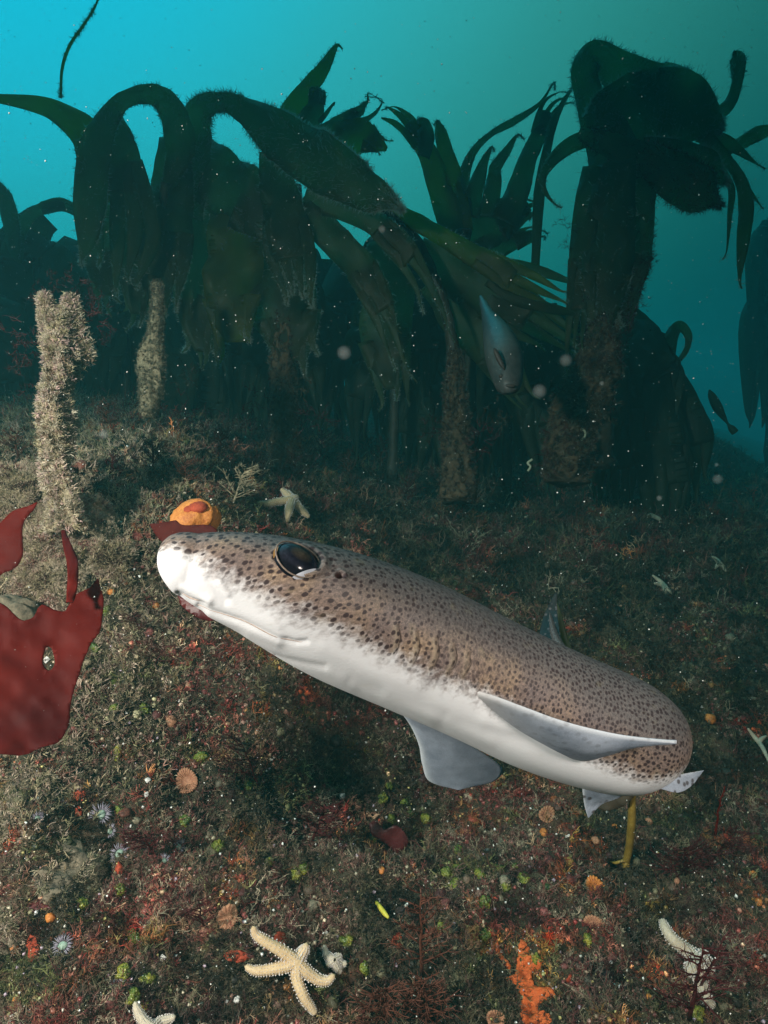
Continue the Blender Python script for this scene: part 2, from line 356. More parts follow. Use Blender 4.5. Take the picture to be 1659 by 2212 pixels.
def instanced(name, tm, loc, nrm, scl, cols, m, smooth=False):      # one stuff object: points + geometry nodes
    src = bpy.data.collections.new(name + '_pieces')
    for k, (v, f) in enumerate(tm):
        z = np.clip(v[:, 2:3], 0, 1); me = npmesh('piece', v, f, np.repeat(.7 + .6 * z, 3, 1) * (.85 + .3 * rng.random((len(v), 1)))); me.materials.append(m)
        if smooth: me.shade_smooth()
        src.objects.link(bpy.data.objects.new(f'{name}_piece_{k}', me))
    N = len(loc); B = basis(nrm, rng.random(N) * 6.283)
    ry = -np.arcsin(np.clip(B[:, 2, 0], -1, 1)); rx = np.arctan2(B[:, 2, 1], B[:, 2, 2]); rz = np.arctan2(B[:, 1, 0], B[:, 0, 0])
    me = bpy.data.meshes.new(name); me.vertices.add(N); me.vertices.foreach_set('co', loc.astype(np.float32).ravel())
    def at(nm, ty, key, arr): a = me.attributes.new(nm, ty, 'POINT'); a.data.foreach_set(key, np.ascontiguousarray(arr).ravel())
    at('rot', 'FLOAT_VECTOR', 'vector', np.stack([rx, ry, rz], 1).astype(np.float32)); at('scl', 'FLOAT', 'value', scl.astype(np.float32))
    at('pick', 'INT', 'value', rng.integers(0, len(tm), N).astype(np.int32)); c4 = np.ones((N, 4), np.float32); c4[:, :3] = cols; at('icol', 'FLOAT_COLOR', 'color', c4)
    o = bpy.data.objects.new(name, me); col.objects.link(o); me.materials.append(m)
    g = bpy.data.node_groups.new(name, 'GeometryNodeTree'); g.interface.new_socket('Geometry', in_out='INPUT', socket_type='NodeSocketGeometry'); g.interface.new_socket('Geometry', in_out='OUTPUT', socket_type='NodeSocketGeometry')
    gi = g.nodes.new('NodeGroupInput'); go = g.nodes.new('NodeGroupOutput'); ip = g.nodes.new('GeometryNodeInstanceOnPoints'); ci = g.nodes.new('GeometryNodeCollectionInfo')
    ci.inputs['Collection'].default_value = src; ci.inputs['Separate Children'].default_value = True; ci.inputs['Reset Children'].default_value = True; ip.inputs['Pick Instance'].default_value = True
    def na(nm, ty): n_ = g.nodes.new('GeometryNodeInputNamedAttribute'); n_.data_type = ty; n_.inputs['Name'].default_value = nm; return [q for q in n_.outputs if q.enabled and q.name == 'Attribute'][0]
    K = g.links.new; K(gi.outputs[0], ip.inputs['Points']); K(ci.outputs[0], ip.inputs['Instance']); K(na('pick', 'INT'), ip.inputs['Instance Index'])
    K(na('rot', 'FLOAT_VECTOR'), ip.inputs['Rotation']); K(na('scl', 'FLOAT'), ip.inputs['Scale']); K(ip.outputs[0], go.inputs[0])
    md = o.modifiers.new('instances', 'NODES'); md.node_group = g; return tag(o, kind='stuff')
def cover(name, N, tm, s0, s1, creamy=0.6, m=None, y0=.42, y1=2.6, sink=.001, bright=1.3, smooth=False, where=None):
    loc, n = ground_samples(N, y0, y1, .68)
    if where is not None: k_ = where(loc); loc, n = loc[k_], n[k_]
    nn = n * .8 + np.array([0, -.15, .5]) + rng.normal(size=n.shape) * .3
    c = palette(loc, PAL, WT) * bright; lf = leftness(loc) * creamy * sst(-.50, -.38, loc[:, 2] - CAMZ); pick = rng.random(len(loc)) < lf
    c[pick] = np.array([[.50, .39, .25], [.56, .42, .33], [.38, .34, .2]])[rng.integers(0, 3, pick.sum())] * (.5 + .8 * rng.random((pick.sum(), 1)))
    s = (s0 + (s1 - s0) * rng.random(len(loc)) ** 2) * np.clip(loc[:, 1], .75, 3) ** .7
    return instanced(name, tm, loc - n * sink, nn, s, c, m or MI_turf, smooth)
cover('algal_turf', 120000, TF1, .004, .011)
cover('leafy_turf', 120000, TF2, .003, .009)
cover('branching_turf', 70000, BR, .008, .026, .8, bright=1.4)
cover('crust_crumbs', 70000, LUMP, .0006, .0036, .6, MI_grit, bright=1.25)
cover('crust_lumps', 3000, [(v * np.array([1, 1, .6]), f) for v, f in [ico(3, k, .25) for k in range(4)]], .004, .010, .5, MI_turf, bright=1.)
cover('beige_turf', 90000, BR + TF1, .006, .020, 1.6, bright=2.9, where=lambda l: (leftness(l) > .25) & (l[:, 2] > CAMZ - .46) & (fbm(l[:, 0] * 16, l[:, 1] * 16 + l[:, 2] * 16, 5, 3) > -.04))
# far turf for the shaded slope
cover('far_turf', 30000, BR, .015, .040, .3, y0=1.6, y1=6)
loc, n = ground_samples(11000, .42, 2.2, .68)
c = np.array([[.62, .58, .50], [.75, .74, .70], [.45, .38, .28], [.5, .42, .16], [.40, .30, .36]])[rng.integers(0, 5, len(loc))]
instanced('shell_grit', [octj(s) for s in range(8)], loc + n * .003, n, .0006 + .0022 * rng.random(len(loc)) ** 4, c, MI_grit)

# ---------------------------------------------------------------- the catshark
def shark():
    pairs = [((346, 1229), (348, 1192)), ((352, 1242), (360, 1176)), ((366, 1262), (385, 1160)), ((388, 1288), (425, 1151)), ((420, 1312), (475, 1148)), ((460, 1335), (530, 1149)),
             ((510, 1363), (590, 1153)), ((570, 1400), (655, 1163)), ((635, 1437), (725, 1179)), ((705, 1473), (800, 1202)), ((780, 1505), (880, 1231)),
             ((860, 1538), (960, 1266)), ((940, 1572), (1040, 1307)), ((1015, 1606), (1115, 1345)), ((1090, 1642), (1190, 1381)), ((1165, 1670), (1265, 1416)),
             ((1240, 1691), (1335, 1446)), ((1308, 1702), (1392, 1472))]
    dep = [.352, .352, .353, .355, .358, .362, .367, .373, .382, .394, .406, .418, .429, .439, .448, .456, .464, .474]
    Cn = []; A = []; RH = math.radians(30)
    for (b, t), d in zip(pairs, dep):
        b = np.array(b, float); t = np.array(t, float); m = (b + t) / 2; Cn.append(P(m[0], m[1], d)); A.append(np.linalg.norm(t - b) / 2 * d / F)
    tip = P(343, 1211, .352); Cn = [tip] + Cn; A = [.0002] + A
    for x, y, d, r in [(1390, 1590, .496, .0345), (1404, 1590, .53, .0305), (1398, 1580, .565, .0265), (1366, 1562, .60, .0235), (1318, 1530, .64, .0205), (1270, 1490, .68, .0175), (1228, 1430, .72, .013), (1203, 1385, .75, .009), (1192, 1345, .775, .005), (1188, 1322, .79, .0015)]:
        Cn.append(P(x, y, d)); A.append(r)
    Cn = np.array(Cn); A = np.array(A); n = 620; m = 240
    seg = np.concatenate([[0], np.cumsum(np.linalg.norm(np.diff(Cn, axis=0), axis=1))]); Ltot = seg[-1]
    u = np.linspace(0, 1, n); s = Ltot * (.62 * u + .38 * u ** 2.2); s[:14] = s[13] * (np.arange(14) / 13.) ** 1.9
    # smooth spline by arc length
    def sm(v, sig):
        k = np.exp(-.5 * (np.arange(-60, 61) / sig) ** 2); k /= k.sum(); vp = np.pad(v, ((60, 60), (0, 0)), 'edge') if v.ndim == 2 else np.pad(v, 60, 'edge')
        return np.stack([np.convolve(vp[:, i], k, 'valid') for i in range(3)], 1) if v.ndim == 2 else np.convolve(vp, k, 'valid')
    dense = cr_spline(np.column_stack([Cn, A]), 2400)
    dl = np.concatenate([[0], np.cumsum(np.linalg.norm(np.diff(dense[:, :3], axis=0), axis=1))]); s = s / s[-1] * dl[-1]; Ltot = dl[-1]
    uni = np.linspace(0, Ltot, 1500); cu = np.stack([np.interp(uni, dl, dense[:, i]) for i in range(3)], 1)
    c0 = cu.copy(); cu = sm(2 * cu[:1] * 0 + cu, 14); fade = sst(0, .02, uni)[:, None]; cu = c0 * (1 - fade) + cu * fade
    T = np.gradient(cu, axis=0); T = sm(T, 16); T /= np.linalg.norm(T, axis=1, keepdims=True)
    C = np.stack([np.interp(s, uni, cu[:, i]) for i in range(3)], 1); T = np.stack([np.interp(s, uni, T[:, i]) for i in range(3)], 1); T /= np.linalg.norm(T, axis=1, keepdims=True)
    R = np.maximum(np.interp(s, dl, dense[:, 3]), 1e-4)
    tt = np.clip(s / .016, 0, 1); R[s < .016] = np.interp(.016, s, R) * np.sqrt(1 - (1 - tt[s < .016]) ** 2) ** .9 + 1e-5
    U = np.array([0, 0, 1.]) - T * T[:, 2:3]; U /= np.linalg.norm(U, axis=1, keepdims=True); A_ = np.cross(U, T)
    rho = np.full(n, RH); D = np.cos(rho)[:, None] * U + np.sin(rho)[:, None] * A_; Lf = np.cross(D, T) * -1
    Lf = np.where((Lf @ np.array([0, -1, 0]))[:, None] * 0 + 1 > 0, Lf, Lf); Lf = -np.cos(rho)[:, None] * A_ + np.sin(rho)[:, None] * U
    kr = np.interp(s / Ltot, [0, .1, .25, .5, .75, .9, 1], [1.22, 1.2, 1.08, .98, .8, .55, .4]); h = R / np.sqrt(np.cos(RH) ** 2 + kr ** 2 * np.sin(RH) ** 2); wd = h * kr
    ph = np.linspace(-math.pi, math.pi, m + 1); cph, sph = np.cos(ph), np.sin(ph)
    V = C[:, None] + h[:, None, None] * cph[None, :, None] * D[:, None] + wd[:, None, None] * sph[None, :, None] * Lf[:, None]
    N = cph[None, :, None] * D[:, None] / h[:, None, None] + sph[None, :, None] * Lf[:, None] / wd[:, None, None]; N /= np.linalg.norm(N, axis=2, keepdims=True)
    N[:12] = N[:12] * .6 - T[:12, None] * .6; N /= np.linalg.norm(N, axis=2, keepdims=True)
    sh = V.shape[:2]; Vf = V.reshape(-1, 3); Nf = N.reshape(-1, 3); px, py, pd = proj(Vf)
    view = Vf - np.array([0, 0, CAMZ]); front = ((view * Nf).sum(1) < 0) & (np.repeat(s, m + 1) < Ltot * .62)
    def pdist(pts):
        best = np.full(len(px), 1e9)
        for a, b in zip(pts[:-1], pts[1:]):
            a = np.array(a, float); b = np.array(b, float); ab = b - a; q = np.clip(((px - a[0]) * ab[0] + (py - a[1]) * ab[1]) / (ab @ ab), 0, 1)
            best = np.minimum(best, np.hypot(px - a[0] - q * ab[0], py - a[1] - q * ab[1]))
        return np.where(front, best, 1e9)
    g = lambda d, w_: np.exp(-(d / w_) ** 2)
    mouth = [(430, 1309), (470, 1322), (520, 1338), (560, 1356), (600, 1376), (640, 1388), (662, 1386)]
    disp = np.zeros(len(px))
    disp -= .0009 * g(pdist(mouth), 6); disp += .0013 * g(pdist([(455, 1326), (500, 1342), (560, 1364), (600, 1380)]), 15)
    disp += .0005 * g(pdist([(450, 1298), (520, 1322), (600, 1352)]), 12)
    nas = [(385, 1282), (412, 1296), (440, 1302)]
    disp -= .0009 * g(pdist(nas), 6) ; disp += .0010 * g(pdist([(398, 1268), (430, 1288), (452, 1296)]), 9)
    disp -= .0009 * g(pdist([(452, 1252), (470, 1276), (488, 1298)]), 8); disp += .0008 * g(pdist([(474, 1258), (492, 1282)]), 8)
    disp -= .0007 * g(pdist([(560, 1408), (620, 1425), (700, 1440)]), 8)
    gills = [((862, 1352), (867, 1380), (856, 1412)), ((904, 1366), (908, 1400), (896, 1434)), ((946, 1380), (950, 1412), (938, 1444)), ((984, 1396), (988, 1425), (975, 1452)), ((1016, 1415), (1018, 1436), (1008, 1458))]
    gm = np.zeros(len(px))
    for q in gills:
        dq = pdist(q); disp -= .0008 * g(dq, 3.5); q2 = [(a - 9, b + 2) for a, b in q]; disp += .0003 * g(pdist(q2), 9); gm = np.maximum(gm, g(pdist(q2), 7))
    ex, ey, ea = 645, 1207, math.radians(9); dx, dy = px - ex, py - ey; e = np.hypot((dx * math.cos(ea) + dy * math.sin(ea)) / 52, (-dx * math.sin(ea) + dy * math.cos(ea)) / 30)
    e = np.where(front, e, 99); disp -= .0055 * (1 - sst(.80, 1.02, e)); disp += .0006 * g(e - 1.12, .10); disp -= .0004 * g(e - 1.42, .12) * (dy > 0)
    disp -= .0011 * g(pdist([(640, 1250), (685, 1248), (715, 1240), (728, 1228)]), 4)
    spi = np.where(front, np.hypot((px - 733) / 9, (py - 1243) / 7), 99); disp -= .004 * (1 - sst(.4, 1.1, spi)); disp += .0009 * g(spi - 1.5, .4)
    # soft belly folds
    for q, a_, w_ in (([(700, 1400), (800, 1450), (900, 1485)], .0008, 14), ([(760, 1470), (860, 1510), (960, 1545)], -.0007, 10), ([(840, 1500), (930, 1545), (1060, 1600)], .0008, 12),
                      ([(960, 1560), (1100, 1590), (1190, 1600)], -.0012, 14), ([(1050, 1560), (1150, 1590), (1230, 1615)], .0012, 16), ([(540, 1372), (640, 1420), (760, 1480)], .0006, 12)):
        disp += a_ * .6 * g(pdist(q), w_ * 1.3)
    Vd = Vf + Nf * disp[:, None]
    # pigment boundary measured on the animal, then mirrored to its other side
    S = np.repeat(s, m + 1); PH = np.tile(ph, n); bs, bp = [], []
    for bx, by in [(352, 1187), (400, 1198), (450, 1222), (490, 1244), (540, 1276), (600, 1308), (680, 1345), (760, 1380), (850, 1425), (930, 1462), (1000, 1488), (1090, 1528), (1180, 1575), (1240, 1618), (1320, 1662), (1390, 1688)]:
        k = np.argmin(np.where(front, np.hypot(px - bx, py - by), 1e9)); bs.append(S[k]); bp.append(abs(PH[k]))
    o_ = np.argsort(bs); bs = np.array(bs)[o_]; bp = np.array(bp)[o_]; pb = np.interp(S, bs, bp)
    belly = (np.abs(PH) - pb) * np.interp(S, s, np.maximum(h, .024)) / .012      # >0 white side, in ~12 mm units
    keep = np.arange(n * (m + 1)).reshape(n, m + 1); ids = keep[:, :m]
    Vm = Vd.reshape(n, m + 1, 3)[:, :m].reshape(-1, 3); ii = np.arange(n * m).reshape(n, m); jn = np.roll(ii, -1, 1)
    Fq = np.stack([ii[:-1], jn[:-1], jn[1:], ii[1:]], -1).reshape(-1, 4)
    col_ = np.stack([belly.reshape(n, m + 1)[:, :m].ravel() * .25 + .5, gm.reshape(n, m + 1)[:, :m].ravel(), 1 - sst(.6, 1.3, spi).reshape(n, m + 1)[:, :m].ravel()], 1)
    me = npmesh('body', Vm, Fq, col_)
    wr = np.interp(s, s, h); skin = np.stack([np.repeat(s, m), (np.tile(ph[:m], n)) * np.repeat(np.maximum(h, .016), m), np.zeros(n * m)], 1).astype(np.float32)
    at = me.attributes.new('skin', 'FLOAT_VECTOR', 'POINT'); at.data.foreach_set('vector', skin.ravel())
    root = empty('catshark', C[300]); tag(root, 'spotted brown catshark with white belly swimming across the foreground', 'shark')
    # skin material
    mt, t, b, o = mat('catshark_skin')
    a = nd(t, 'ShaderNodeAttribute', attribute_name='col'); sep = nd(t, 'ShaderNodeSeparateColor'); t.links.new(a.outputs['Color'], sep.inputs[0])
    sk = nd(t, 'ShaderNodeAttribute', attribute_name='skin'); skv = sk.outputs['Vector']
    wob = noise(t, 60, 3, .6, skv); wadd = nd(t, 'ShaderNodeVectorMath', operation='MULTIPLY_ADD'); t.links.new(wob.outputs['Color'], wadd.inputs[0]); wadd.inputs[1].default_value = (.004, .004, 0); t.links.new(skv, wadd.inputs[2])
    sx = nd(t, 'ShaderNodeSeparateXYZ'); t.links.new(skv, sx.inputs[0])
    def spots(scale, r0, r1):
        v = nd(t, 'ShaderNodeTexVoronoi', voronoi_dimensions='2D'); v.inputs['Scale'].default_value = scale; v.inputs['Randomness'].default_value = .72; t.links.new(wadd.outputs[0], v.inputs['Vector'])
        rr = mth(t, 'MULTIPLY_ADD', nd_sep(v), .16, r0)
        return mth(t, 'SUBTRACT', 1, mth(t, 'SMOOTH_MIN', 1, mth(t, 'MAXIMUM', 0, mth(t, 'MULTIPLY', mth(t, 'SUBTRACT', v.outputs['Distance'], rr), 1 / r1)), .01))
    def nd_sep(v):
        q = nd(t, 'ShaderNodeSeparateColor'); t.links.new(v.outputs['Color'], q.inputs[0]); return q.outputs[0]
    s1 = spots(235, .11, .13); s2 = spots(275, .14, .14)
    k1 = nd(t, 'ShaderNodeMapRange'); k1.inputs[1].default_value = .12; k1.inputs[2].default_value = .24; t.links.new(sx.outputs[0], k1.inputs[0])
    sp = nd(t, 'ShaderNodeMix'); t.links.new(k1.outputs[0], sp.inputs[0]); t.links.new(s1, sp.inputs[2]); t.links.new(s2, sp.inputs[3])
    big = noise(t, 34, 4, .6, skv); fine = noise(t, 640, 4, .85, skv); med = noise(t, 160, 4, .7, skv)
    bel = mth(t, 'MULTIPLY', mth(t, 'SUBTRACT', sep.outputs[0], .5), 4)     # back to 12 mm units
    beln = mth(t, 'ADD', bel, mth(t, 'MULTIPLY', mth(t, 'SUBTRACT', med.outputs[0], .5), 2.2)); beln = mth(t, 'ADD', beln, mth(t, 'MULTIPLY', mth(t, 'SUBTRACT', big.outputs[0], .5), 1.6))
    wf = nd(t, 'ShaderNodeMapRange', interpolation_type='SMOOTHSTEP'); wf.inputs[1].default_value = -.75; wf.inputs[2].default_value = .65; t.links.new(beln, wf.inputs[0])
    dors = nd(t, 'ShaderNodeMapRange', interpolation_type='SMOOTHSTEP'); dors.inputs[1].default_value = -1.0; dors.inputs[2].default_value = -3.2; t.links.new(bel, dors.inputs[0])
    br = ramp(t, big.outputs[0], [(.32, (.12, .094, .092)), (.5, (.165, .122, .102)), (.68, (.235, .170, .115))])
    bk = mixc(t, dors.outputs[0], br.outputs[0], (.085, .078, .078))
    fr = ramp(t, fine.outputs[0], [(.34, (.5, .5, .5)), (.5, (1, 1, 1)), (.66, (1.75, 1.7, 1.6))])
    bk = mixc(t, 1., bk, fr.outputs[0], 'MULTIPLY')
    bk = mixc(t, mth(t, 'MULTIPLY', sep.outputs[1], .30), bk, (.42, .36, .25))
    c = mixc(t, wf.outputs[0], bk, (.66, .675, .70))
    spf = mth(t, 'MULTIPLY', sp.outputs[0], mth(t, 'SUBTRACT', 1, mth(t, 'MULTIPLY', mth(t, 'SUBTRACT', mth(t, 'MINIMUM', mth(t, 'MAXIMUM', mth(t, 'ADD', bel, .35), 0), .8), 0), 1.25)))
    spf = mth(t, 'MULTIPLY', spf, .95)
    c = mixc(t, spf, c, (.026, .016, .018))
    stain = noise(t, 90, 4, .6, skv); st = nd(t, 'ShaderNodeMapRange'); st.inputs[1].default_value = .6; st.inputs[2].default_value = .75; t.links.new(stain.outputs[0], st.inputs[0])
    c = mixc(t, mth(t, 'MULTIPLY', st.outputs[0], .12), c, (.35, .31, .14))
    c = mixc(t, sep.outputs[2], c, (.05, .02, .018))
    t.links.new(c, b.inputs['Base Color']); b.inputs['Roughness'].default_value = .5; b.inputs['Specular IOR Level'].default_value = .3
    b.inputs['Subsurface Weight'].default_value = .04; b.inputs['Subsurface Radius'].default_value = (.006, .004, .003); b.inputs['Subsurface Scale'].default_value = .6
    bump(t, b, mth(t, 'ADD', fine.outputs[0], mth(t, 'MULTIPLY', med.outputs[0], .6)), .22, .0007)
    link('body', me, mt, root)
    # fin material
    mf, t, b, o = mat('catshark_fin'); p = geoco(t); n1 = noise(t, 40, 4, .6, p); n2 = noise(t, 1400, 2, .8, p)
    r = ramp(t, n1.outputs[0], [(.30, (.26, .31, .39)), (.70, (.50, .56, .66))]); r2 = ramp(t, n2.outputs[0], [(.3, (.8, .8, .8)), (.7, (1.15, 1.15, 1.15))])
    cc = mixc(t, 1., r.outputs[0], r2.outputs[0], 'MULTIPLY'); a = nd(t, 'ShaderNodeAttribute', attribute_name='col'); sp3 = nd(t, 'ShaderNodeSeparateColor'); t.links.new(a.outputs['Color'], sp3.inputs[0])
    cc = mixc(t, sp3.outputs[0], cc, (.80, .84, .86)); v = nd(t, 'ShaderNodeTexVoronoi'); v.inputs['Scale'].default_value = 170; t.links.new(p, v.inputs['Vector'])
    vr = ramp(t, v.outputs['Distance'], [(.2, (1, 1, 1)), (.36, (0, 0, 0))]); cc = mixc(t, mth(t, 'MULTIPLY', vr.outputs[0], sp3.outputs[1]), cc, (.09, .08, .085))
    cc = mixc(t, sp3.outputs[2], cc, (.52, .50, .49))
    t.links.new(cc, b.inputs['Base Color']); b.inputs['Roughness'].default_value = .5; bump(t, b, n2.outputs[0], .3, .0006)
    tr = nd(t, 'ShaderNodeBsdfTranslucent'); t.links.new(cc, tr.inputs[0]); mx = nd(t, 'ShaderNodeMixShader'); mx.inputs[0].default_value = .32
    t.links.new(b.outputs[0], mx.inputs[1]); t.links.new(tr.outputs[0], mx.inputs[2]); t.links.new(mx.outputs[0], o.inputs[0])
    def fin(name, e1, e2, th0, spot=0., rim=1., bow=0.0, nu=60, nv=26, bl=0., fm=None):
        # e1: leading edge root->tip, e2: trailing edge root->tip, rows of (px,py,depth)
        a1 = cr_spline([P(*q) for q in e1], nu); a2 = cr_spline([P(*q) for q in e2], nu); vv = np.linspace(0, 1, nv)
        mid = a1[:, None] * (1 - vv)[None, :, None] + a2[:, None] * vv[None, :, None]
        nrm_ = np.cross(np.gradient(mid, axis=0).reshape(-1, 3), np.gradient(mid, axis=1).reshape(-1, 3)); nrm_ /= np.linalg.norm(nrm_, axis=1, keepdims=True) + 1e-9; nrm_ = nrm_.reshape(mid.shape)
        av = nrm_.reshape(-1, 3).mean(0); av /= np.linalg.norm(av); nrm_[:] = av
        uu = np.linspace(0, 1, nu)[:, None]; mid = mid + nrm_ * (bow * np.sin(math.pi * vv)[None] * np.sin(math.pi * uu * .9 + .2))[..., None]
        mid = mid + nrm_ * (.0006 * fbm(uu * 6, vv[None] * 5, 3, 2))[..., None]
        th = th0 * (1 - .55 * uu) * (np.maximum(.04, np.sin(math.pi * np.clip(vv * .86 + .07, 0, 1)[None]) ** .6 * (1 - .75 * vv[None])) + .10 * (vv[None] < .0))
        th[:, 0] *= .35; th[:, -1] = th0 * .04
        top = mid + nrm_ * th[..., None]; bot = mid - nrm_ * th[..., None]
        Vv = np.concatenate([top.reshape(-1, 3), bot.reshape(-1, 3)]); k = np.arange(nu * nv).reshape(nu, nv); K = nu * nv
        f1 = np.stack([k[:-1, :-1], k[:-1, 1:], k[1:, 1:], k[1:, :-1]], -1).reshape(-1, 4); f2 = f1[:, ::-1] + K
        def side(l): return np.stack([l[:-1], l[:-1] + K, l[1:] + K, l[1:]], -1)
        Ff = np.concatenate([f1, f2, side(k[:, 0][::-1]), side(k[:, -1]), side(k[0]), side(k[-1][::-1])])
        edge = np.maximum(np.exp(-(vv / .07) ** 2)[None] * np.ones((nu, 1)), np.exp(-((1 - vv) / .02) ** 2)[None] * .6) * rim
        cl = np.zeros((nu, nv, 3)); cl[..., 0] = edge; cl[..., 1] = spot; cl[..., 2] = (1 - sst(.05, .55, uu)) * bl
        return link(name, npmesh(name, Vv, Ff, np.concatenate([cl.reshape(-1, 3)] * 2)), fm or mf, root)
    # near pectoral fin, seen edge-on from below
    fin('pectoral_fin', [(935, 1460, .425), (1000, 1484, .392), (1066, 1504, .383), (1130, 1528, .381), (1220, 1560, .383), (1320, 1584, .388), (1400, 1596, .394), (1462, 1602, .402)],
        [(935, 1464, .425), (1020, 1530, .426), (1110, 1592, .426), (1180, 1620, .420), (1255, 1643, .412), (1310, 1633, .405), (1380, 1613, .404), (1458, 1604, .403)], .0038, .25, .5, -.002, bl=1.)
    fin('pectoral_fin', [(862, 1532, .45), (888, 1570, .468), (905, 1610, .482), (912, 1650, .495), (928, 1688, .51), (985, 1704, .512)],
        [(970, 1580, .455), (1010, 1606, .47), (1055, 1634, .485), (1086, 1662, .498), (1066, 1688, .508), (1000, 1704, .512)], .0022, 0, .6, .003)
    fin('pelvic_fin', [(1257, 1688, .470), (1259, 1715, .475), (1263, 1742, .480), (1270, 1766, .485)], [(1370, 1700, .475), (1340, 1722, .478), (1300, 1738, .482), (1274, 1764, .485)], .0012, .9, .5)
    fin('pelvic_fin', [(1425, 1672, .50), (1460, 1674, .505), (1490, 1669, .51), (1520, 1664, .515)], [(1420, 1702, .49), (1465, 1712, .50), (1495, 1696, .508), (1516, 1670, .514)], .0012, .9, .5)
    mt2 = mf.copy(); mt2.name = 'tail_fin_dimmed'; e_ = [q for q in mt2.node_tree.nodes if q.type == 'VALTORGB'][0].color_ramp.elements; e_[0].color = (.008, .010, .011, 1); e_[1].color = (.022, .026, .027, 1)  # fin material copy, darkened so the tail's dim lighting sits in its colour
    fin('tail_fin', [(1222, 1418, .722), (1210, 1370, .755), (1204, 1320, .785), (1203, 1280, .80)], [(1180, 1432, .73), (1164, 1392, .76), (1172, 1338, .785), (1198, 1282, .80)], .0010, 1., .0, fm=mt2)
    M_slit = simple('skin_fold', (.05, .035, .03), (.10, .075, .06), 300, .8, .2); M_lip = simple('lip_line', (.30, .22, .18), (.48, .38, .32), 300, .7, .2)
    def crease(name, pts, r_, mm_, sink=.0001):
        q3 = []
        for x, y in cr_spline(np.array(pts, float), 24): k = np.argmin(np.where(front, np.hypot(px - x, py - y), 1e9)); q3.append(Vd[k] - Nf[k] * sink)
        q3 = np.array(q3); q3[1:-1] = (q3[:-2] + q3[1:-1] * 2 + q3[2:]) / 4; gv, gf = tube_geo(q3, r_ * np.sin(np.linspace(.15, 3.0, 24)) ** .6, 6); link(name, npmesh(name, gv, gf), mm_, root)
    for q in gills: crease('gill_slit', q, .00030, M_slit)
    crease('mouth_line', [(412, 1304), (440, 1313), (470, 1322), (520, 1338), (560, 1356), (600, 1376), (640, 1388), (656, 1388)], .00038, M_lip)
    crease('nostril', [(392, 1284), (412, 1295), (432, 1300)], .0006, M_lip); crease('eyelid_fold', [(648, 1250), (685, 1249), (712, 1241), (726, 1231)], .0003, M_slit)
    # eye
    k = np.argmin(np.where(front, np.hypot(px - ex, py - ey), 1e9)); c0 = Vf[k]; nn = Nf[k]; si = k // (m + 1)
    Z_ = nn; X_ = np.array(P(ex + 50, ey + 50 * math.tan(ea), pd[k] + .0) - P(ex, ey, pd[k])); X_ -= Z_ * (X_ @ Z_); X_ /= np.linalg.norm(X_); Y_ = np.cross(Z_, X_)
    V0, F0 = ico(5, 0, 0); ax = 54 * pd[k] / F; az = 32 * pd[k] / F / max(.6, abs(np.dot(Z_, view[k] / np.linalg.norm(view[k]))))
    loc_ = V0 * np.array([ax, az, .0068]); W_ = c0 - nn * .0035 + loc_ @ np.stack([X_, Y_, Z_])
    cl = np.zeros((len(V0), 3)); cl[:, 0] = V0[:, 0] * .5 + .5; cl[:, 1] = V0[:, 1] * .5 + .5; cl[:, 2] = np.hypot(V0[:, 0], V0[:, 1])
    me_ = npmesh('eye', W_, F0, cl)
    mm, t, b, o = mat('shark_eye'); a = nd(t, 'ShaderNodeAttribute', attribute_name='col'); sp4 = nd(t, 'ShaderNodeSeparateColor'); t.links.new(a.outputs['Color'], sp4.inputs[0])
    nz = noise(t, 700, 4, .7, geoco(t)); X = sp4.outputs[0]; Yv = sp4.outputs[1]
    core = mth(t, 'POWER', mth(t, 'ADD', mth(t, 'POWER', mth(t, 'SUBTRACT', X, .52), 2), mth(t, 'MULTIPLY', mth(t, 'POWER', mth(t, 'SUBTRACT', Yv, .56), 2), 1.4)), .5)
    rr = ramp(t, core, [(.0, (.050, .040, .030)), (.16, (.030, .026, .022)), (.27, (.009, .010, .017)), (.40, (.016, .018, .028)), (.5, (.007, .008, .012))])
    c = mixc(t, .5, rr.outputs[0], ramp(t, nz.outputs[0], [(.35, (.5, .5, .5)), (.65, (1.6, 1.6, 1.6))]).outputs[0], 'MULTIPLY')
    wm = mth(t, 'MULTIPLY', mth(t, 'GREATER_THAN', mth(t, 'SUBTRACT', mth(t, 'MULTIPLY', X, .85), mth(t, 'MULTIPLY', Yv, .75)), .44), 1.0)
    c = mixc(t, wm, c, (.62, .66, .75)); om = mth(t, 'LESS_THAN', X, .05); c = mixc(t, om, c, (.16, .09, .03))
    t.links.new(c, b.inputs['Base Color']); b.inputs['Roughness'].default_value = .16; b.inputs['Coat Weight'].default_value = .25; b.inputs['Coat Roughness'].default_value = .06; b.inputs['IOR'].default_value = 1.2
    eo = link('eye', me_, mm, root)
    # thin pale eyelid rim
    th = np.linspace(0, 2 * math.pi, 61)[:-1]; rim = np.stack([np.cos(th) * ax * .985, np.sin(th) * az * .985, np.full(60, -.0004) + .0006 * np.cos(2 * th)], 1)
    rw = c0 + rim @ np.stack([X_, Y_, Z_]); rr_ = np.vstack([rw, rw[:2]]); gv, gf = tube_geo(rr_, .00045, 8, False)
    ml = simple('eyelid', (.10, .08, .07), (.24, .19, .15), 400, .5, .3)
    link('eyelid', npmesh('eyelid', gv, gf), ml, root)
    return root
shark()
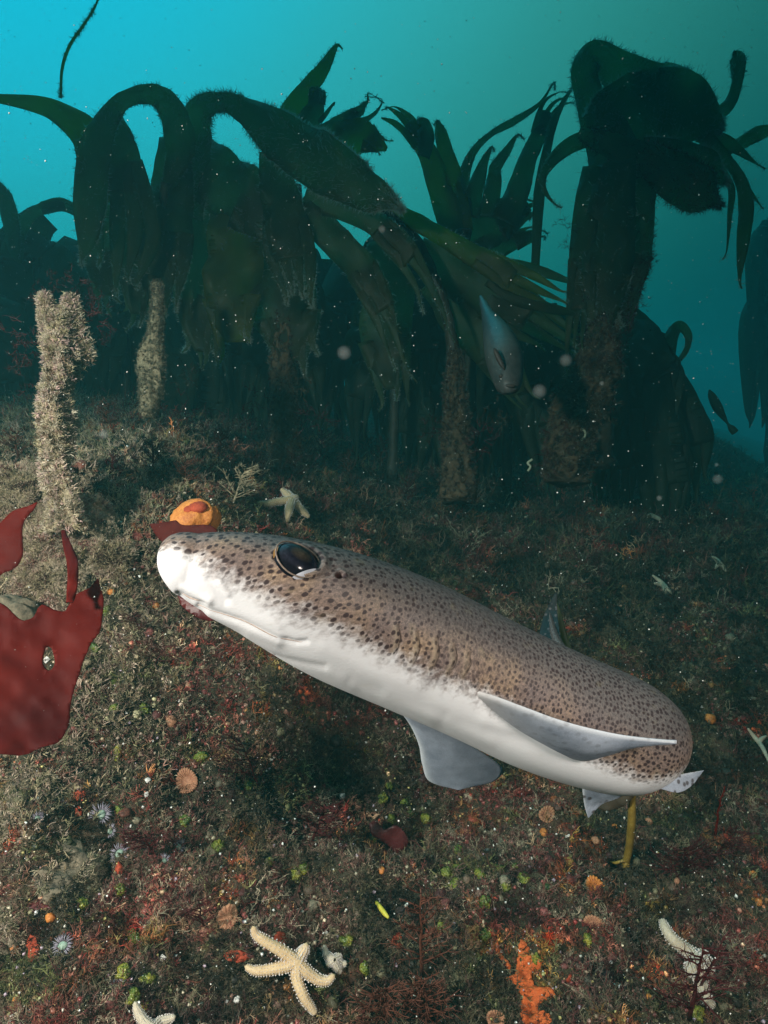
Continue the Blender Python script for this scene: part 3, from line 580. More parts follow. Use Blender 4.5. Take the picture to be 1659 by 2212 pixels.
# ---------------------------------------------------------------- kelp
def ribbon_geo(pts, n=None, seed=0, rag=.10, ruffle=.16, sag=.08, twist=0, thick=.0016, nc=6, turn=None):
    c = np.array([[*P(x, y, d), w_ * d / F] for x, y, d, w_ in pts]); n = n or max(16, 9 * len(pts)); e = cr_spline(c, n)
    p = e[:, :3]; wd = np.maximum(e[:, 3], .0015); T = np.gradient(p, axis=0); T /= np.linalg.norm(T, axis=1, keepdims=True)
    v = p - np.array([0, 0, CAMZ]); v /= np.linalg.norm(v, axis=1, keepdims=True); W = np.cross(T, v); W /= np.linalg.norm(W, axis=1, keepdims=True) + 1e-9; Nn = np.cross(W, T)
    u = np.linspace(0, 1, n); tw = twist * (np.sin(u * 5 + seed)) ; W2 = W * np.cos(tw)[:, None] + Nn * np.sin(tw)[:, None]; N2 = -W * np.sin(tw)[:, None] + Nn * np.cos(tw)[:, None]
    a = np.linspace(-1, 1, nc)
    wl = wd * (1 + rag * 2.5 * fbm(u * n * .22 + seed * 3.3, u * 0 + seed, 3, 3)); wr = wd * (1 + rag * 2.5 * fbm(u * n * .22 + seed * 7.7, u * 0 + seed + 5, 4, 3))
    hw = np.where(a[None] < 0, wl[:, None], wr[:, None]) * .5
    off = ruffle * wd[:, None] * np.abs(a[None]) ** 2 * np.sin(u[:, None] * n * .42 + a[None] * 1.5 + seed) - sag * wd[:, None] * (1 - a[None] ** 2)
    mid = p[:, None] + W2[:, None] * (hw * a[None])[..., None] + N2[:, None] * off[..., None]
    top = mid + N2[:, None] * thick * .5; bot = mid - N2[:, None] * thick * .5
    V = np.concatenate([top.reshape(-1, 3), bot.reshape(-1, 3)]); k = np.arange(n * nc).reshape(n, nc); K = n * nc
    f1 = np.stack([k[:-1, :-1], k[:-1, 1:], k[1:, 1:], k[1:, :-1]], -1).reshape(-1, 4); f2 = f1[:, ::-1] + K
    sd = lambda l: np.stack([l[:-1], l[:-1] + K, l[1:] + K, l[1:]], -1)
    Fq = np.concatenate([f1, f2, sd(k[:, 0][::-1]), sd(k[:, -1]), sd(k[0]), sd(k[-1][::-1])])
    return V, Fq, mid, N2, W2, T
def hairs(base, dirs, ln, wid=.0006):
    N = len(base); d = dirs / np.linalg.norm(dirs, axis=1, keepdims=True); q = rng.normal(size=(N, 3)); s = np.cross(d, q); s /= np.linalg.norm(s, axis=1, keepdims=True) + 1e-9
    bend = rng.normal(size=(N, 3)) * .25; m_ = base + d * (ln * .55)[:, None]; tip = m_ + (d + bend) * (ln * .45)[:, None]; s = s * wid
    V = np.stack([base - s, base + s, m_ + s * .7, m_ - s * .7, tip], 1).reshape(-1, 3); k = (np.arange(N) * 5)[:, None]
    return V, np.concatenate([k + np.array([[0, 1, 2]]), k + np.array([[0, 2, 3]]), k + np.array([[3, 2, 4]])])
def blade(parent, pts, seed=0, m=None, fuzz=0, fl=.011, name='blade', fm=None, split=True, **k):
    if name == 'blade': a_, b_ = pts[-2], pts[-1]; pts = list(pts[:-1]) + [(b_[0], b_[1], b_[2], max(b_[3] * .6, 3)), (b_[0] + (b_[0] - a_[0]) * .35 + 8 * math.sin(seed), b_[1] + abs(b_[1] - a_[1]) * .3, b_[2], 2)]
    wm = max(q[3] for q in pts)
    if name == 'blade' and split and wm > 46 and len(pts) >= 4:
        kk = max(1, int(len(pts) * .42)); nf = 3 if wm < 90 else 4; q_ = random.Random(int(seed * 7 + wm)); gs = [ribbon_geo(pts[:kk + 2], seed=seed, **k)]; tail = pts[kk:]; base = gs[0]
        for f_ in range(nf):
            o_ = (f_ - (nf - 1) / 2) / nf; ln = q_.uniform(.65, 1.15); sp = []; sd_ = q_.uniform(-1, 1)
            for z, (x, y, d, w_) in enumerate(tail):
                a0 = tail[max(0, z - 1)]; a1 = tail[min(len(tail) - 1, z + 1)]; tx, ty = a1[0] - a0[0], a1[1] - a0[1]; l_ = math.hypot(tx, ty) + 1e-6; off = o_ * max(w_, wm * .55) * (1 + .25 * z); v_ = z / (len(tail) - 1)
                sp.append((tail[0][0] + (x - tail[0][0]) * ln - ty / l_ * off + sd_ * 14 * v_ * v_, tail[0][1] + (y - tail[0][1]) * ln + tx / l_ * off, d + .02 * o_ * z, (w_ / nf * 1.35 if z < len(tail) - 1 else 3) * (1 - .25 * v_)))
            gs.append(ribbon_geo(sp, seed=seed + f_, **k))
        V, Fq = join([(g_[0], g_[1]) for g_ in gs]); nc_ = gs[0][2].shape[1]; mid, N2, W2, T = [np.concatenate([g_[z] for g_ in gs]) for z in (2, 3, 4, 5)]
    else: V, Fq, mid, N2, W2, T = ribbon_geo(pts, seed=seed, **k)
    o = link(name, npmesh(name, V, Fq), m or M_kelp, parent)
    if fuzz:
        n, nc = mid.shape[:2]; N = int(fuzz * 3.2); i = rng.integers(0, n, N); j = rng.integers(0, nc, N); ed = rng.random(N) < .22; j[ed] = rng.integers(0, 2, ed.sum()) * (nc - 1)
        sgn = np.where(j < nc / 2, -1., 1.); i2 = np.minimum(i + 1, n - 1); i2 = np.where(np.linalg.norm(mid[i2, 0] - mid[i, 0], axis=1) > .08, i, i2); f = rng.random(N)[:, None]; j2 = np.where(ed, j, np.minimum(j + 1, nc - 1)); g_ = np.where(ed, 0, rng.random(N))[:, None]; b = (mid[i, j] * (1 - f) + mid[i2, j] * f) * (1 - g_) + (mid[i, j2] * (1 - f) + mid[i2, j2] * f) * g_; kp = fbm(b[:, 0] * 14 + b[:, 1] * 9, b[:, 2] * 14, 3, 3) + rng.normal(size=N) * .07 > -.06; i, j, b, ed, sgn = i[kp], j[kp], b[kp], ed[kp], sgn[kp]; N = len(i)
        d = W2[i] * (sgn * np.where(ed, 1., .3))[:, None] + N2[i] * (rng.normal(size=N) * .6 - .3)[:, None] + T[i] * (rng.normal(size=N) * .5)[:, None]
        V, Ff = hairs(b, d, fl * (.25 + 1.1 * rng.random(N) ** 1.5), .0006 * pts[0][2] / 1.6); f_ = link('hydroid_fuzz', npmesh('fuzz', V, Ff), fm or M_fuzz, o, False); f_['kind'] = 'stuff'
    return o
def stipe(parent, pts, m=None, name='stipe', lump=.15, seed=0):
    c = np.array([[*P(x, y, d), w_ * .5 * d / F] for x, y, d, w_ in pts]); e = cr_spline(c, 12 * len(pts)); V, Fc = tube_geo(e[:, :3], e[:, 3], 12, True)
    k = np.arange(len(V)); ctr = e[:, :3][np.minimum(k // 12, len(e) - 1)]; ctr[-2] = V[-2]; ctr[-1] = V[-1]; V = ctr + (V - ctr) * (1 + lump * 4 * fbm(V[:, 2] * 40 + seed, V[:, 0] * 60, seed, 3))[:, None]
    return link(name, npmesh(name, V, Fc), m or M_stipe, parent)
def kelp(label, base, group='kelp plants behind the shark'):
    r = empty('kelp_plant', P(*base)); return tag(r, label, 'kelp', group)
# K1: left arching plant
k1 = kelp('tall left kelp arching over a rounded gap, with a pale crusted stipe', (335, 880, 1.85))
stipe(k1, [(333, 900, 1.85, 30), (336, 760, 1.85, 26), (340, 600, 1.82, 24), (350, 470, 1.8, 22), (356, 395, 1.78, 20)])
blade(k1, [(350, 440, 1.80, 26), (372, 380, 1.78, 34), (388, 310, 1.75, 62), (372, 240, 1.72, 58), (340, 207, 1.70, 42), (300, 205, 1.68, 34), (258, 225, 1.66, 34), (225, 270, 1.64, 48), (203, 340, 1.62, 66), (194, 430, 1.62, 66), (188, 510, 1.62, 44), (176, 560, 1.62, 12)], 1, split=False, fuzz=900)
blade(k1, [(236, 232, 1.72, 22), (252, 285, 1.72, 60), (262, 350, 1.72, 84), (268, 420, 1.72, 100), (272, 500, 1.72, 105), (262, 580, 1.72, 70)], 2, fuzz=700)
blade(k1, [(250, 440, 1.78, 100), (225, 360, 1.78, 95), (185, 290, 1.76, 72), (125, 243, 1.74, 46), (60, 222, 1.72, 30), (-40, 210, 1.70, 18)], 3, M_kelp_olive, split=False, fuzz=60, rag=.02)
blade(k1, [(375, 300, 1.80, 60), (372, 400, 1.80, 90), (360, 500, 1.80, 110), (350, 600, 1.80, 90), (345, 690, 1.80, 40)], 4, fuzz=900)
blade(k1, [(300, 400, 1.84, 60), (300, 480, 1.84, 100), (305, 580, 1.84, 100), (300, 680, 1.84, 60)], 5, fuzz=700)
blade(k1, [(265, 245, 1.70, 6), (250, 262, 1.70, 12), (242, 300, 1.70, 14)], 6)
blade(k1, [(230, 440, 1.90, 80), (225, 540, 1.90, 90), (235, 640, 1.90, 60)], 7, fuzz=500)
# K2: big hairy drooping plant
k2 = kelp('big dark kelp with a broad hairy blade drooping towards the centre', (610, 900, 2.0))
stipe(k2, [(618, 930, 2.0, 46), (615, 800, 2.0, 40), (610, 680, 2.0, 34), (600, 560, 2.0, 30), (585, 470, 2.0, 30)])
blade(k2, [(400, 470, 1.86, 70), (410, 380, 1.84, 80), (415, 300, 1.82, 80), (432, 240, 1.80, 56), (480, 222, 1.78, 36), (540, 245, 1.76, 60), (600, 292, 1.74, 96), (680, 345, 1.72, 112), (760, 395, 1.70, 96), (822, 425, 1.68, 62), (862, 448, 1.66, 14)], 11, split=False, fuzz=3200, fl=.016)
blade(k2, [(415, 290, 1.86, 60), (455, 370, 1.86, 120), (520, 425, 1.86, 130), (590, 460, 1.86, 110), (650, 520, 1.86, 70)], 12, fuzz=1300)
blade(k2, [(590, 330, 1.80, 60), (600, 400, 1.80, 80), (615, 470, 1.80, 90), (630, 560, 1.80, 90), (650, 660, 1.80, 60)], 13, fuzz=1400)
blade(k2, [(640, 450, 1.82, 60), (710, 505, 1.82, 66), (780, 580, 1.82, 66), (830, 670, 1.82, 54), (868, 770, 1.82, 20)], 14, fuzz=300)
blade(k2, [(660, 420, 1.80, 60), (740, 450, 1.80, 52), (820, 490, 1.80, 50), (890, 560, 1.80, 50), (940, 640, 1.80, 34), (965, 700, 1.8, 14)], 15, fuzz=500)
blade(k2, [(500, 440, 1.9, 90), (510, 540, 1.9, 120), (500, 640, 1.9, 120), (510, 740, 1.9, 70)], 16, M_kelp_olive, fuzz=500)
blade(k2, [(590, 470, 1.95, 120), (600, 570, 1.95, 150), (620, 680, 1.95, 140), (640, 780, 1.95, 80)], 17, fuzz=900)
blade(k2, [(430, 420, 1.92, 90), (440, 520, 1.92, 110), (430, 640, 1.92, 110), (440, 760, 1.92, 60)], 18, fuzz=700)
# K2b: upright ragged fronds behind it
k3 = kelp('small ragged kelp with a pointed frond rising highest in the middle', (640, 500, 2.15))
stipe(k3, [(640, 960, 2.2, 24), (650, 700, 2.2, 22), (640, 400, 2.15, 22)])
blade(k3, [(600, 300, 2.12, 40), (622, 250, 2.12, 44), (655, 205, 2.12, 40), (690, 160, 2.12, 30), (712, 125, 2.12, 20), (728, 98, 2.12, 12)], 21, M_kelp_olive, fuzz=260)
blade(k3, [(640, 300, 2.12, 60), (668, 262, 2.12, 48), (684, 225, 2.12, 34), (688, 190, 2.12, 18)], 22, fuzz=200)
blade(k3, [(690, 265, 2.12, 10), (705, 245, 2.12, 9), (722, 222, 2.12, 6)], 23)
blade(k3, [(680, 310, 2.12, 60), (712, 280, 2.12, 40), (745, 262, 2.12, 34), (775, 250, 2.12, 32), (800, 232, 2.12, 18), (806, 208, 2.12, 8)], 24, rag=.25, fuzz=200)
blade(k3, [(700, 330, 2.12, 60), (740, 300, 2.12, 64), (790, 298, 2.12, 62), (836, 322, 2.12, 14)], 25, M_kelp_olive, rag=.25, fuzz=150)
# long olive blade crossing right
k4 = kelp('long olive kelp blades sweeping down right across the dark middle', (900, 900, 2.0))
stipe(k4, [(985, 1010, 2.05, 40), (980, 860, 2.05, 34), (970, 700, 2.02, 26), (900, 520, 1.98, 22), (820, 445, 1.95, 18)])
blade(k4, [(815, 440, 1.95, 26), (880, 470, 1.95, 34), (950, 508, 1.95, 38), (1030, 555, 1.95, 44), (1110, 600, 1.95, 50), (1190, 640, 1.95, 44), (1260, 670, 1.95, 24)], 31, M_kelp_olive, fuzz=400)
blade(k4, [(900, 540, 2.0, 60), (980, 590, 2.0, 90), (1060, 640, 2.0, 100), (1140, 690, 2.0, 90), (1230, 750, 2.0, 50)], 32, fuzz=500)
blade(k4, [(940, 600, 2.04, 80), (1000, 680, 2.04, 100), (1070, 760, 2.04, 90), (1120, 850, 2.04, 50)], 33)
blade(k4, [(1000, 560, 1.98, 20), (1080, 570, 1.98, 26), (1160, 585, 1.98, 24), (1240, 610, 1.98, 14)], 34)
blade(k4, [(1050, 610, 1.96, 16), (1120, 650, 1.96, 22), (1200, 668, 1.96, 20), (1250, 680, 1.96, 10)], 35)
blade(k4, [(820, 520, 2.06, 60), (840, 620, 2.06, 100), (830, 730, 2.06, 110), (850, 840, 2.06, 60)], 36, fuzz=300)
# K5 fan of narrow strands in the middle
k5 = kelp('fan of narrow upright kelp strands between the two large plants', (1000, 560, 2.3))
stipe(k5, [(1020, 1000, 2.3, 26), (1015, 760, 2.3, 24), (1000, 560, 2.3, 26), (1000, 500, 2.3, 40)])
for i, (q, fz) in enumerate([([(990, 520, 2.3, 60), (958, 430, 2.3, 52), (935, 360, 2.3, 46), (912, 310, 2.3, 40), (880, 268, 2.3, 34), (855, 242, 2.3, 30), (824, 224, 2.3, 12)], 260),
          ([(915, 340, 2.28, 26), (922, 300, 2.28, 34), (915, 268, 2.28, 26), (905, 258, 2.28, 10)], 100), ([(1000, 500, 2.3, 44), (985, 410, 2.3, 42), (966, 340, 2.3, 34), (952, 290, 2.3, 26), (946, 262, 2.3, 10)], 120),
          ([(1004, 470, 2.3, 36), (1000, 400, 2.3, 28), (1018, 335, 2.3, 18), (1060, 290, 2.3, 12), (1110, 262, 2.3, 16), (1165, 225, 2.3, 8), (1195, 180, 2.3, 4)], 300),
          ([(1015, 470, 2.3, 40), (1030, 400, 2.3, 34), (1046, 350, 2.3, 20), (1062, 318, 2.3, 8)], 90), ([(1055, 470, 2.3, 40), (1066, 395, 2.3, 34), (1072, 360, 2.3, 26), (1096, 325, 2.3, 18), (1118, 292, 2.3, 8)], 160),
          ([(1090, 480, 2.3, 60), (1120, 410, 2.3, 52), (1140, 345, 2.3, 40), (1165, 290, 2.3, 34), (1180, 240, 2.3, 28), (1205, 200, 2.3, 18), (1243, 184, 2.3, 8)], 160),
          ([(1155, 600, 2.25, 18), (1160, 500, 2.25, 20), (1166, 410, 2.25, 24), (1180, 330, 2.25, 20), (1200, 255, 2.25, 16), (1240, 186, 2.25, 8)], 60),
          ([(940, 500, 2.34, 70), (1000, 515, 2.34, 90), (1070, 480, 2.34, 90), (1140, 440, 2.34, 50)], 300), ([(980, 560, 2.36, 40), (1050, 540, 2.36, 60), (1110, 520, 2.36, 40), (1160, 500, 2.36, 14)], 200)]):
    blade(k5, q, 40 + i, M_kelp_olive if i in (0, 2) else M_kelp, fuzz=fz)
# K6 the tall right plant with the folded head
k6 = kelp('tallest right kelp with a folded hood of blade and thick furry stipe', (1290, 960, 2.05))
stipe(k6, [(1275, 1010, 2.0, 90), (1285, 880, 2.0, 74), (1295, 740, 2.0, 66), (1310, 600, 2.0, 62), (1325, 460, 2.0, 60), (1330, 340, 2.0, 50)], lump=.3)
BL = [([(1330, 350, 1.98, 110), (1300, 270, 1.98, 86), (1272, 205, 1.96, 58), (1262, 150, 1.94, 54), (1284, 116, 1.93, 50), (1330, 150, 1.94, 74), (1390, 195, 1.96, 110), (1460, 220, 1.98, 120), (1530, 262, 2.0, 80)], 900, .02),
      ([(1262, 275, 1.95, 40), (1330, 250, 1.95, 130), (1410, 235, 1.95, 150), (1480, 245, 1.95, 140), (1545, 275, 1.95, 70)], 1500, .05),
      ([(1250, 285, 1.92, 20), (1310, 310, 1.92, 44), (1390, 345, 1.92, 66), (1460, 385, 1.92, 90), (1512, 418, 1.92, 84), (1550, 440, 1.92, 20)], 1800, .05),
      ([(1380, 330, 1.96, 60), (1450, 350, 1.96, 90), (1520, 370, 1.96, 80), (1560, 390, 1.96, 30)], 900, .05),
      ([(1535, 260, 2.0, 34), (1575, 225, 2.0, 26), (1592, 180, 2.0, 22), (1594, 130, 2.0, 30), (1585, 112, 2.0, 10)], 600, .05),
      ([(1520, 300, 1.97, 40), (1570, 345, 1.97, 22), (1602, 395, 1.97, 24), (1612, 450, 1.97, 30), (1605, 520, 1.97, 26), (1598, 600, 1.97, 12)], 60, .05),
      ([(1510, 290, 1.98, 30), (1570, 308, 1.98, 26), (1632, 352, 1.98, 8)], 60, .05), ([(1560, 335, 2.0, 14), (1600, 310, 2.0, 26), (1640, 288, 2.0, 30), (1680, 282, 2.0, 20)], 60, .05),
      ([(1560, 360, 1.98, 10), (1580, 410, 1.98, 14), (1576, 470, 1.98, 10), (1570, 540, 1.98, 4)], 40, .05), ([(1570, 350, 2, 8), (1610, 400, 2, 10), (1640, 440, 2, 4)], 30, .05),
      ([(1290, 292, 1.96, 34), (1235, 312, 1.96, 34), (1195, 345, 1.96, 26), (1172, 385, 1.96, 14), (1180, 418, 1.96, 9), (1200, 442, 1.96, 4)], 100, .03),
      ([(1285, 360, 1.96, 50), (1268, 450, 1.96, 56), (1255, 560, 1.96, 50), (1248, 670, 1.96, 40), (1240, 760, 1.96, 20)], 200, .04),
      ([(1330, 350, 1.94, 80), (1320, 470, 1.94, 100), (1310, 590, 1.94, 100), (1300, 720, 1.94, 60)], 900, .05), ([(1375, 350, 1.96, 70), (1378, 440, 1.96, 70), (1365, 550, 1.96, 80), (1345, 680, 1.96, 50)], 1400, .1)]
for i, (q, fz, rg) in enumerate(BL): blade(k6, q, 60 + i, M_kelp, fuzz=fz, fl=.017, rag=rg, fm=M_redfuzz if i in (2, 13) else None, split=i > 10)
# bushy epiphytes on the stipe
def bush(name, cx_, cy_, d, r, n, m, parent, seed, sc_=1.):
    q = np.random.default_rng(seed); loc = np.array([P(cx_ + q.normal() * r * .3, cy_ + q.normal() * r * .3, d + q.normal() * r * .3 * d / F) for _ in range(n)])
    ctr = P(cx_, cy_, d); dr = loc - ctr + q.normal(size=(n, 3)) * .01 + 1e-5; V, Fc, C = scatter([branchy(s + seed) for s in range(3)], loc, basis(dr, q.random(n) * 6.28), np.full(n, r * .55 * d / F * sc_) * (.6 + .7 * q.random(n)), np.ones((n, 3)))
    o = link(name, npmesh(name, V, Fc), m, parent, False); o['kind'] = 'stuff'; return o
for i, (x, y, r) in enumerate([(1405, 440, 26), (1392, 500, 40), (1400, 560, 34), (1385, 600, 34), (1228, 490, 30), (1222, 530, 22), (1380, 450, 40), (1370, 640, 40), (1262, 640, 24), (1330, 700, 40), (1410, 530, 20)]):
    bush('red_epiphyte', x, y, 1.96, r, 16, M_maroon, k6, 300 + i)
# K7 right bushes with a loop
k7 = kelp('low dark kelp hump with a narrow looped strand standing on its right', (1420, 980, 2.6))
stipe(k7, [(1420, 1010, 2.6, 40), (1415, 900, 2.6, 40), (1400, 800, 2.6, 30)])
for i, q in enumerate([[(1440, 870, 2.55, 34), (1440, 790, 2.55, 34), (1448, 735, 2.55, 30), (1466, 704, 2.55, 22), (1486, 722, 2.55, 16), (1484, 752, 2.55, 12), (1466, 780, 2.55, 9), (1448, 800, 2.55, 6)],
          [(1395, 820, 2.55, 40), (1385, 740, 2.55, 26), (1370, 700, 2.55, 16), (1362, 670, 2.55, 5)], [(1330, 690, 2.6, 90), (1375, 760, 2.6, 130), (1400, 850, 2.6, 120), (1405, 950, 2.6, 80)],
          [(1300, 700, 2.65, 80), (1330, 800, 2.65, 150), (1370, 900, 2.65, 150), (1380, 1000, 2.65, 100)], [(1445, 780, 2.6, 20), (1452, 850, 2.6, 34), (1440, 930, 2.6, 44), (1430, 1000, 2.6, 30)], [(1340, 640, 2.6, 10), (1362, 700, 2.6, 20), (1385, 790, 2.6, 40), (1400, 880, 2.6, 50)]]):
    blade(k7, q, 90 + i, M_kelp_far if i > 1 else M_kelp, fuzz=120)
# left edge plant
k8 = kelp('low hazy kelp with arching blades at the far left edge', (60, 700, 2.7))
stipe(k8, [(90, 900, 2.7, 24), (85, 700, 2.7, 22), (80, 560, 2.7, 20)])
for i, q in enumerate([[(-30, 380, 2.6, 14), (5, 415, 2.6, 26), (22, 470, 2.6, 34), (30, 540, 2.6, 40)], [(20, 560, 2.65, 50), (45, 490, 2.65, 30), (90, 450, 2.65, 22), (140, 442, 2.65, 24), (190, 470, 2.65, 30)],
          [(90, 560, 2.7, 90), (60, 530, 2.7, 70), (10, 530, 2.7, 60), (-40, 580, 2.7, 50)], [(80, 540, 2.7, 60), (120, 580, 2.7, 90), (150, 650, 2.7, 70), (160, 740, 2.7, 30)], [(60, 560, 2.72, 90), (40, 640, 2.72, 110), (20, 720, 2.72, 80)],
          [(100, 470, 2.75, 60), (60, 505, 2.75, 80), (0, 560, 2.75, 70), (-50, 640, 2.75, 50)]]):
    blade(k8, q, 110 + i, M_kelp if i < 2 else M_kelp_far, fuzz=250)
# far kelp forest: stands of blades that darken the middle
fr = random.Random(5); BGK = []
for i in range(26):
    x = -60 + i * 61 + fr.uniform(-25, 25); d = fr.uniform(2.5, 3.5)
    if x > 1440: break
    top = {True: 520, False: 640}[x < 1150] + fr.uniform(-25, 60) if x > 120 else 600
    if x > 860: top = 610 + fr.uniform(-10, 50) + max(0, x - 1200) * .3
    r = empty('kelp_plant', P(x, 1000, d)); BGK.append((r, x, 700)); tag(r, 'x', 'kelp', 'kelp plants of the murky background stand')
    stipe(r, [(x, 1050, d, 24), (x + fr.uniform(-12, 12), 800, d, 20), (x + fr.uniform(-12, 12), top + 40, d, 16)])
    for j in range(7):
        s = fr.choice((-1, 1)); a = fr.uniform(20, 80) * s; h = fr.uniform(0, 140); ln = fr.uniform(150, 340); w_ = fr.uniform(50, 100)
        blade(r, [(x, top + 60 + h, d, 20), (x + a * .5, top + 20 + h, d - .05, w_ * .7), (x + a * 1.1, top + 50 + h + ln * .25, d - .1, w_), (x + a * 1.4, top + h + ln * .7, d - .1, w_), (x + a * 1.5, top + h + ln * 1.1, d - .1, w_ * .4)], i * 9 + j, M_kelp_far, n=22, nc=4)
# far silhouettes at the right edge
for (x, d, tp, lab) in ((1668, 5.5, 470, 'far hazy kelp tower fading out at the right edge'), (1760, 5.0, 380, 'far hazy kelp tower just outside the right edge')):
    r = empty('kelp_plant', P(x, 1050, d)); tag(r, lab, 'kelp')
    stipe(r, [(x, 1090, d, 30), (x, 700, d, 26), (x, tp, d, 20)])
    for j in range(9):
        s = fr.choice((-1, 1)); a = fr.uniform(10, 45) * s; h = fr.uniform(0, 260)
        blade(r, [(x, tp + 20 + h, d, 14), (x + a * .6, tp + h, d, 34), (x + a * 1.1, tp + 60 + h, d, 44), (x + a * 1.2, tp + 220 + h, d, 30)], j, M_kelp_far, n=18, nc=4)
# bare thread-like weed top left, with fur
r = empty('thread_weed', P(131, 208, 1.70)); tag(r, 'thin furry weed thread rising out of frame above the left kelp', 'seaweed')
blade(r, [(131, 212, 1.70, 5), (134, 150, 1.69, 6), (150, 100, 1.68, 6), (180, 55, 1.67, 5), (205, 15, 1.66, 4), (225, -40, 1.65, 4)], 7, M_kelp_olive, fuzz=420, fl=.010, name='strand')

# ---------------------------------------------------------------- crusted stumps
def crust_tube(name_root, label, pts, cols, nt, size, lump=.5, seed=0, parent=None):
    r = parent or empty(name_root, P(*pts[-1][:3]))
    if not parent: tag(r, label, 'crusted stump')
    c = np.array([[*P(x, y, d), w_ * .5 * d / F] for x, y, d, w_ in pts]); e = cr_spline(c, 90); sides = 40; V, Fc = tube_geo(e[:, :3], e[:, 3], sides, True)
    k = np.arange(len(V)); ctr = e[:, :3][np.minimum(k // sides, len(e) - 1)]; ctr[-2] = V[-2]; ctr[-1] = V[-1]; off = V - ctr
    ang = np.arctan2(off[:, 1], off[:, 0]); f = 1 + lump * 2.2 * fbm(np.cos(ang) * 2.2 + seed, V[:, 2] * 26 + np.sin(ang) * 2.2, seed, 4); f = np.maximum(f, .35); V2 = ctr + off * f[:, None]
    link('core', npmesh('core', V2, Fc), M_brownf if parent else M_core, r)
    q = np.random.default_rng(seed); K = rng.integers(0, 90 * sides, nt); on = V2[K] - ctr[K]; on /= np.linalg.norm(on, axis=1, keepdims=True) + 1e-9
    loc = V2[K] + q.normal(size=(nt, 3)) * size * .3; cc = np.array(cols)[q.integers(0, len(cols), nt)] * (.6 + .6 * q.random((nt, 1)))
    o = instanced('crust_growth', [branchy(s + 60, .06) for s in range(4)] + [tuft(9, .07, 2, 1.4, s + 3) for s in range(4)], loc, on + q.normal(size=on.shape) * .4 + np.array([0, 0, .2]), size * (.4 + .9 * q.random(nt) ** 1.5), cc, MI_turf)
    o.parent = r; o.matrix_parent_inverse = Matrix.Translation(-Vector(r.location)); return r
CRM = [(.72, .60, .42), (.78, .60, .48), (.76, .52, .47), (.60, .50, .30), (.28, .18, .11), (.82, .70, .54)]
cs = crust_tube('crusted_stump', 'cream and pink crusted kelp stump standing tall at the left', [(152, 645, 1.03, 10), (150, 675, 1.03, 22), (138, 710, 1.02, 52), (132, 760, 1.01, 66), (132, 820, 1.0, 44), (116, 850, .99, 40), (122, 900, .98, 60), (126, 960, .98, 62), (118, 1010, .97, 44), (130, 1060, .96, 54), (140, 1150, .95, 60)], CRM, 15000, .0085, 1.1, 3)
crust_tube('crusted_stump', 'short pink cream prong leaning left beside the tall stump top', [(97, 640, 1.02, 6), (99, 668, 1.02, 18), (106, 700, 1.02, 26), (116, 745, 1.02, 30)], CRM, 3500, .008, .7, 9)
stipe2 = crust_tube('crusted_stump', 'thin short beige crusted stipe just right of the cream stump', [(338, 610, 1.5, 14), (340, 660, 1.5, 20), (336, 720, 1.5, 30), (330, 770, 1.5, 46), (328, 820, 1.49, 46), (325, 858, 1.48, 38), (320, 900, 1.46, 20)], [(.36, .30, .20), (.30, .26, .18), (.25, .18, .12)], 3500, .007, .5, 5)
for i, (x, y, r_, n_) in enumerate([(60, 740, 52, 26), (95, 640, 40, 20), (160, 615, 36, 18), (200, 680, 50, 26), (40, 790, 30, 14), (75, 845, 34, 16), (215, 735, 30, 12), (120, 600, 24, 12), (180, 640, 30, 14)]):
    bush('red_epiphyte', x, y, 1.05, r_ * 1.2, n_, M_redfuzz if i % 3 == 1 else M_maroon, cs, 500 + i, 1.1)

BRN = [(.12, .065, .04), (.08, .04, .03), (.16, .10, .06), (.07, .025, .022), (.20, .15, .10)]
crust_tube('', '', [(1300, 690, 1.97, 50), (1290, 760, 1.97, 70), (1270, 830, 1.96, 80), (1245, 900, 1.95, 90), (1235, 960, 1.93, 84), (1225, 1040, 1.90, 90)], BRN, 6000, .014, .8, 21, k6)
crust_tube('', '', [(612, 590, 1.97, 30), (614, 700, 1.97, 40), (616, 800, 1.96, 50), (618, 900, 1.95, 50), (620, 1020, 1.92, 70)], BRN, 3500, .012, .7, 22, k2)
crust_tube('', '', [(985, 760, 2.0, 24), (982, 860, 2.0, 36), (984, 950, 1.98, 50), (988, 1080, 1.92, 70)], BRN, 2600, .013, .8, 23, k4)
for kk, lst in ((k6, [(1330, 760, 50), (1200, 940, 50), (1310, 880, 44), (1180, 1000, 50)]), (k2, [(560, 860, 50), (680, 900, 60), (650, 830, 40), (520, 930, 60)]), (k4, [(930, 930, 50), (1040, 950, 60), (1080, 900, 40)]), (k1, [(270, 880, 50), (390, 900, 60), (410, 820, 40), (350, 950, 50), (450, 940, 50)])):
    for i, (x, y, r_) in enumerate(lst): bush('red_epiphyte', x, y, 1.8, r_, 22, (M_redfuzz, M_maroon, M_brownf)[i % 3], kk, 800 + i + int(x))
M_crm = simple('cream_clump', (.26, .20, .13), (.56, .44, .32), 260, .85, .5)
for i, (x, y, r_, d_) in enumerate([(60, 1010, 44, .98), (100, 1050, 46, .95), (180, 1040, 40, .96), (215, 1085, 36, .95), (150, 1100, 46, .93), (95, 1110, 44, .92), (40, 1080, 40, .93), (60, 1170, 50, .88), (150, 1180, 50, .87), (210, 1165, 36, .89), (120, 1240, 50, .84), (60, 1260, 44, .82), (185, 1235, 40, .85), (20, 1000, 40, .98), (240, 1130, 30, .93)]):
    d_ = min(d_, G(x, y)[2] - .005); bush('cream_turf', x, y, d_, r_ * .95, 60, (M_crm, M_core, M_crm, M_brownf)[i % 4], cs, 900 + i, .55)
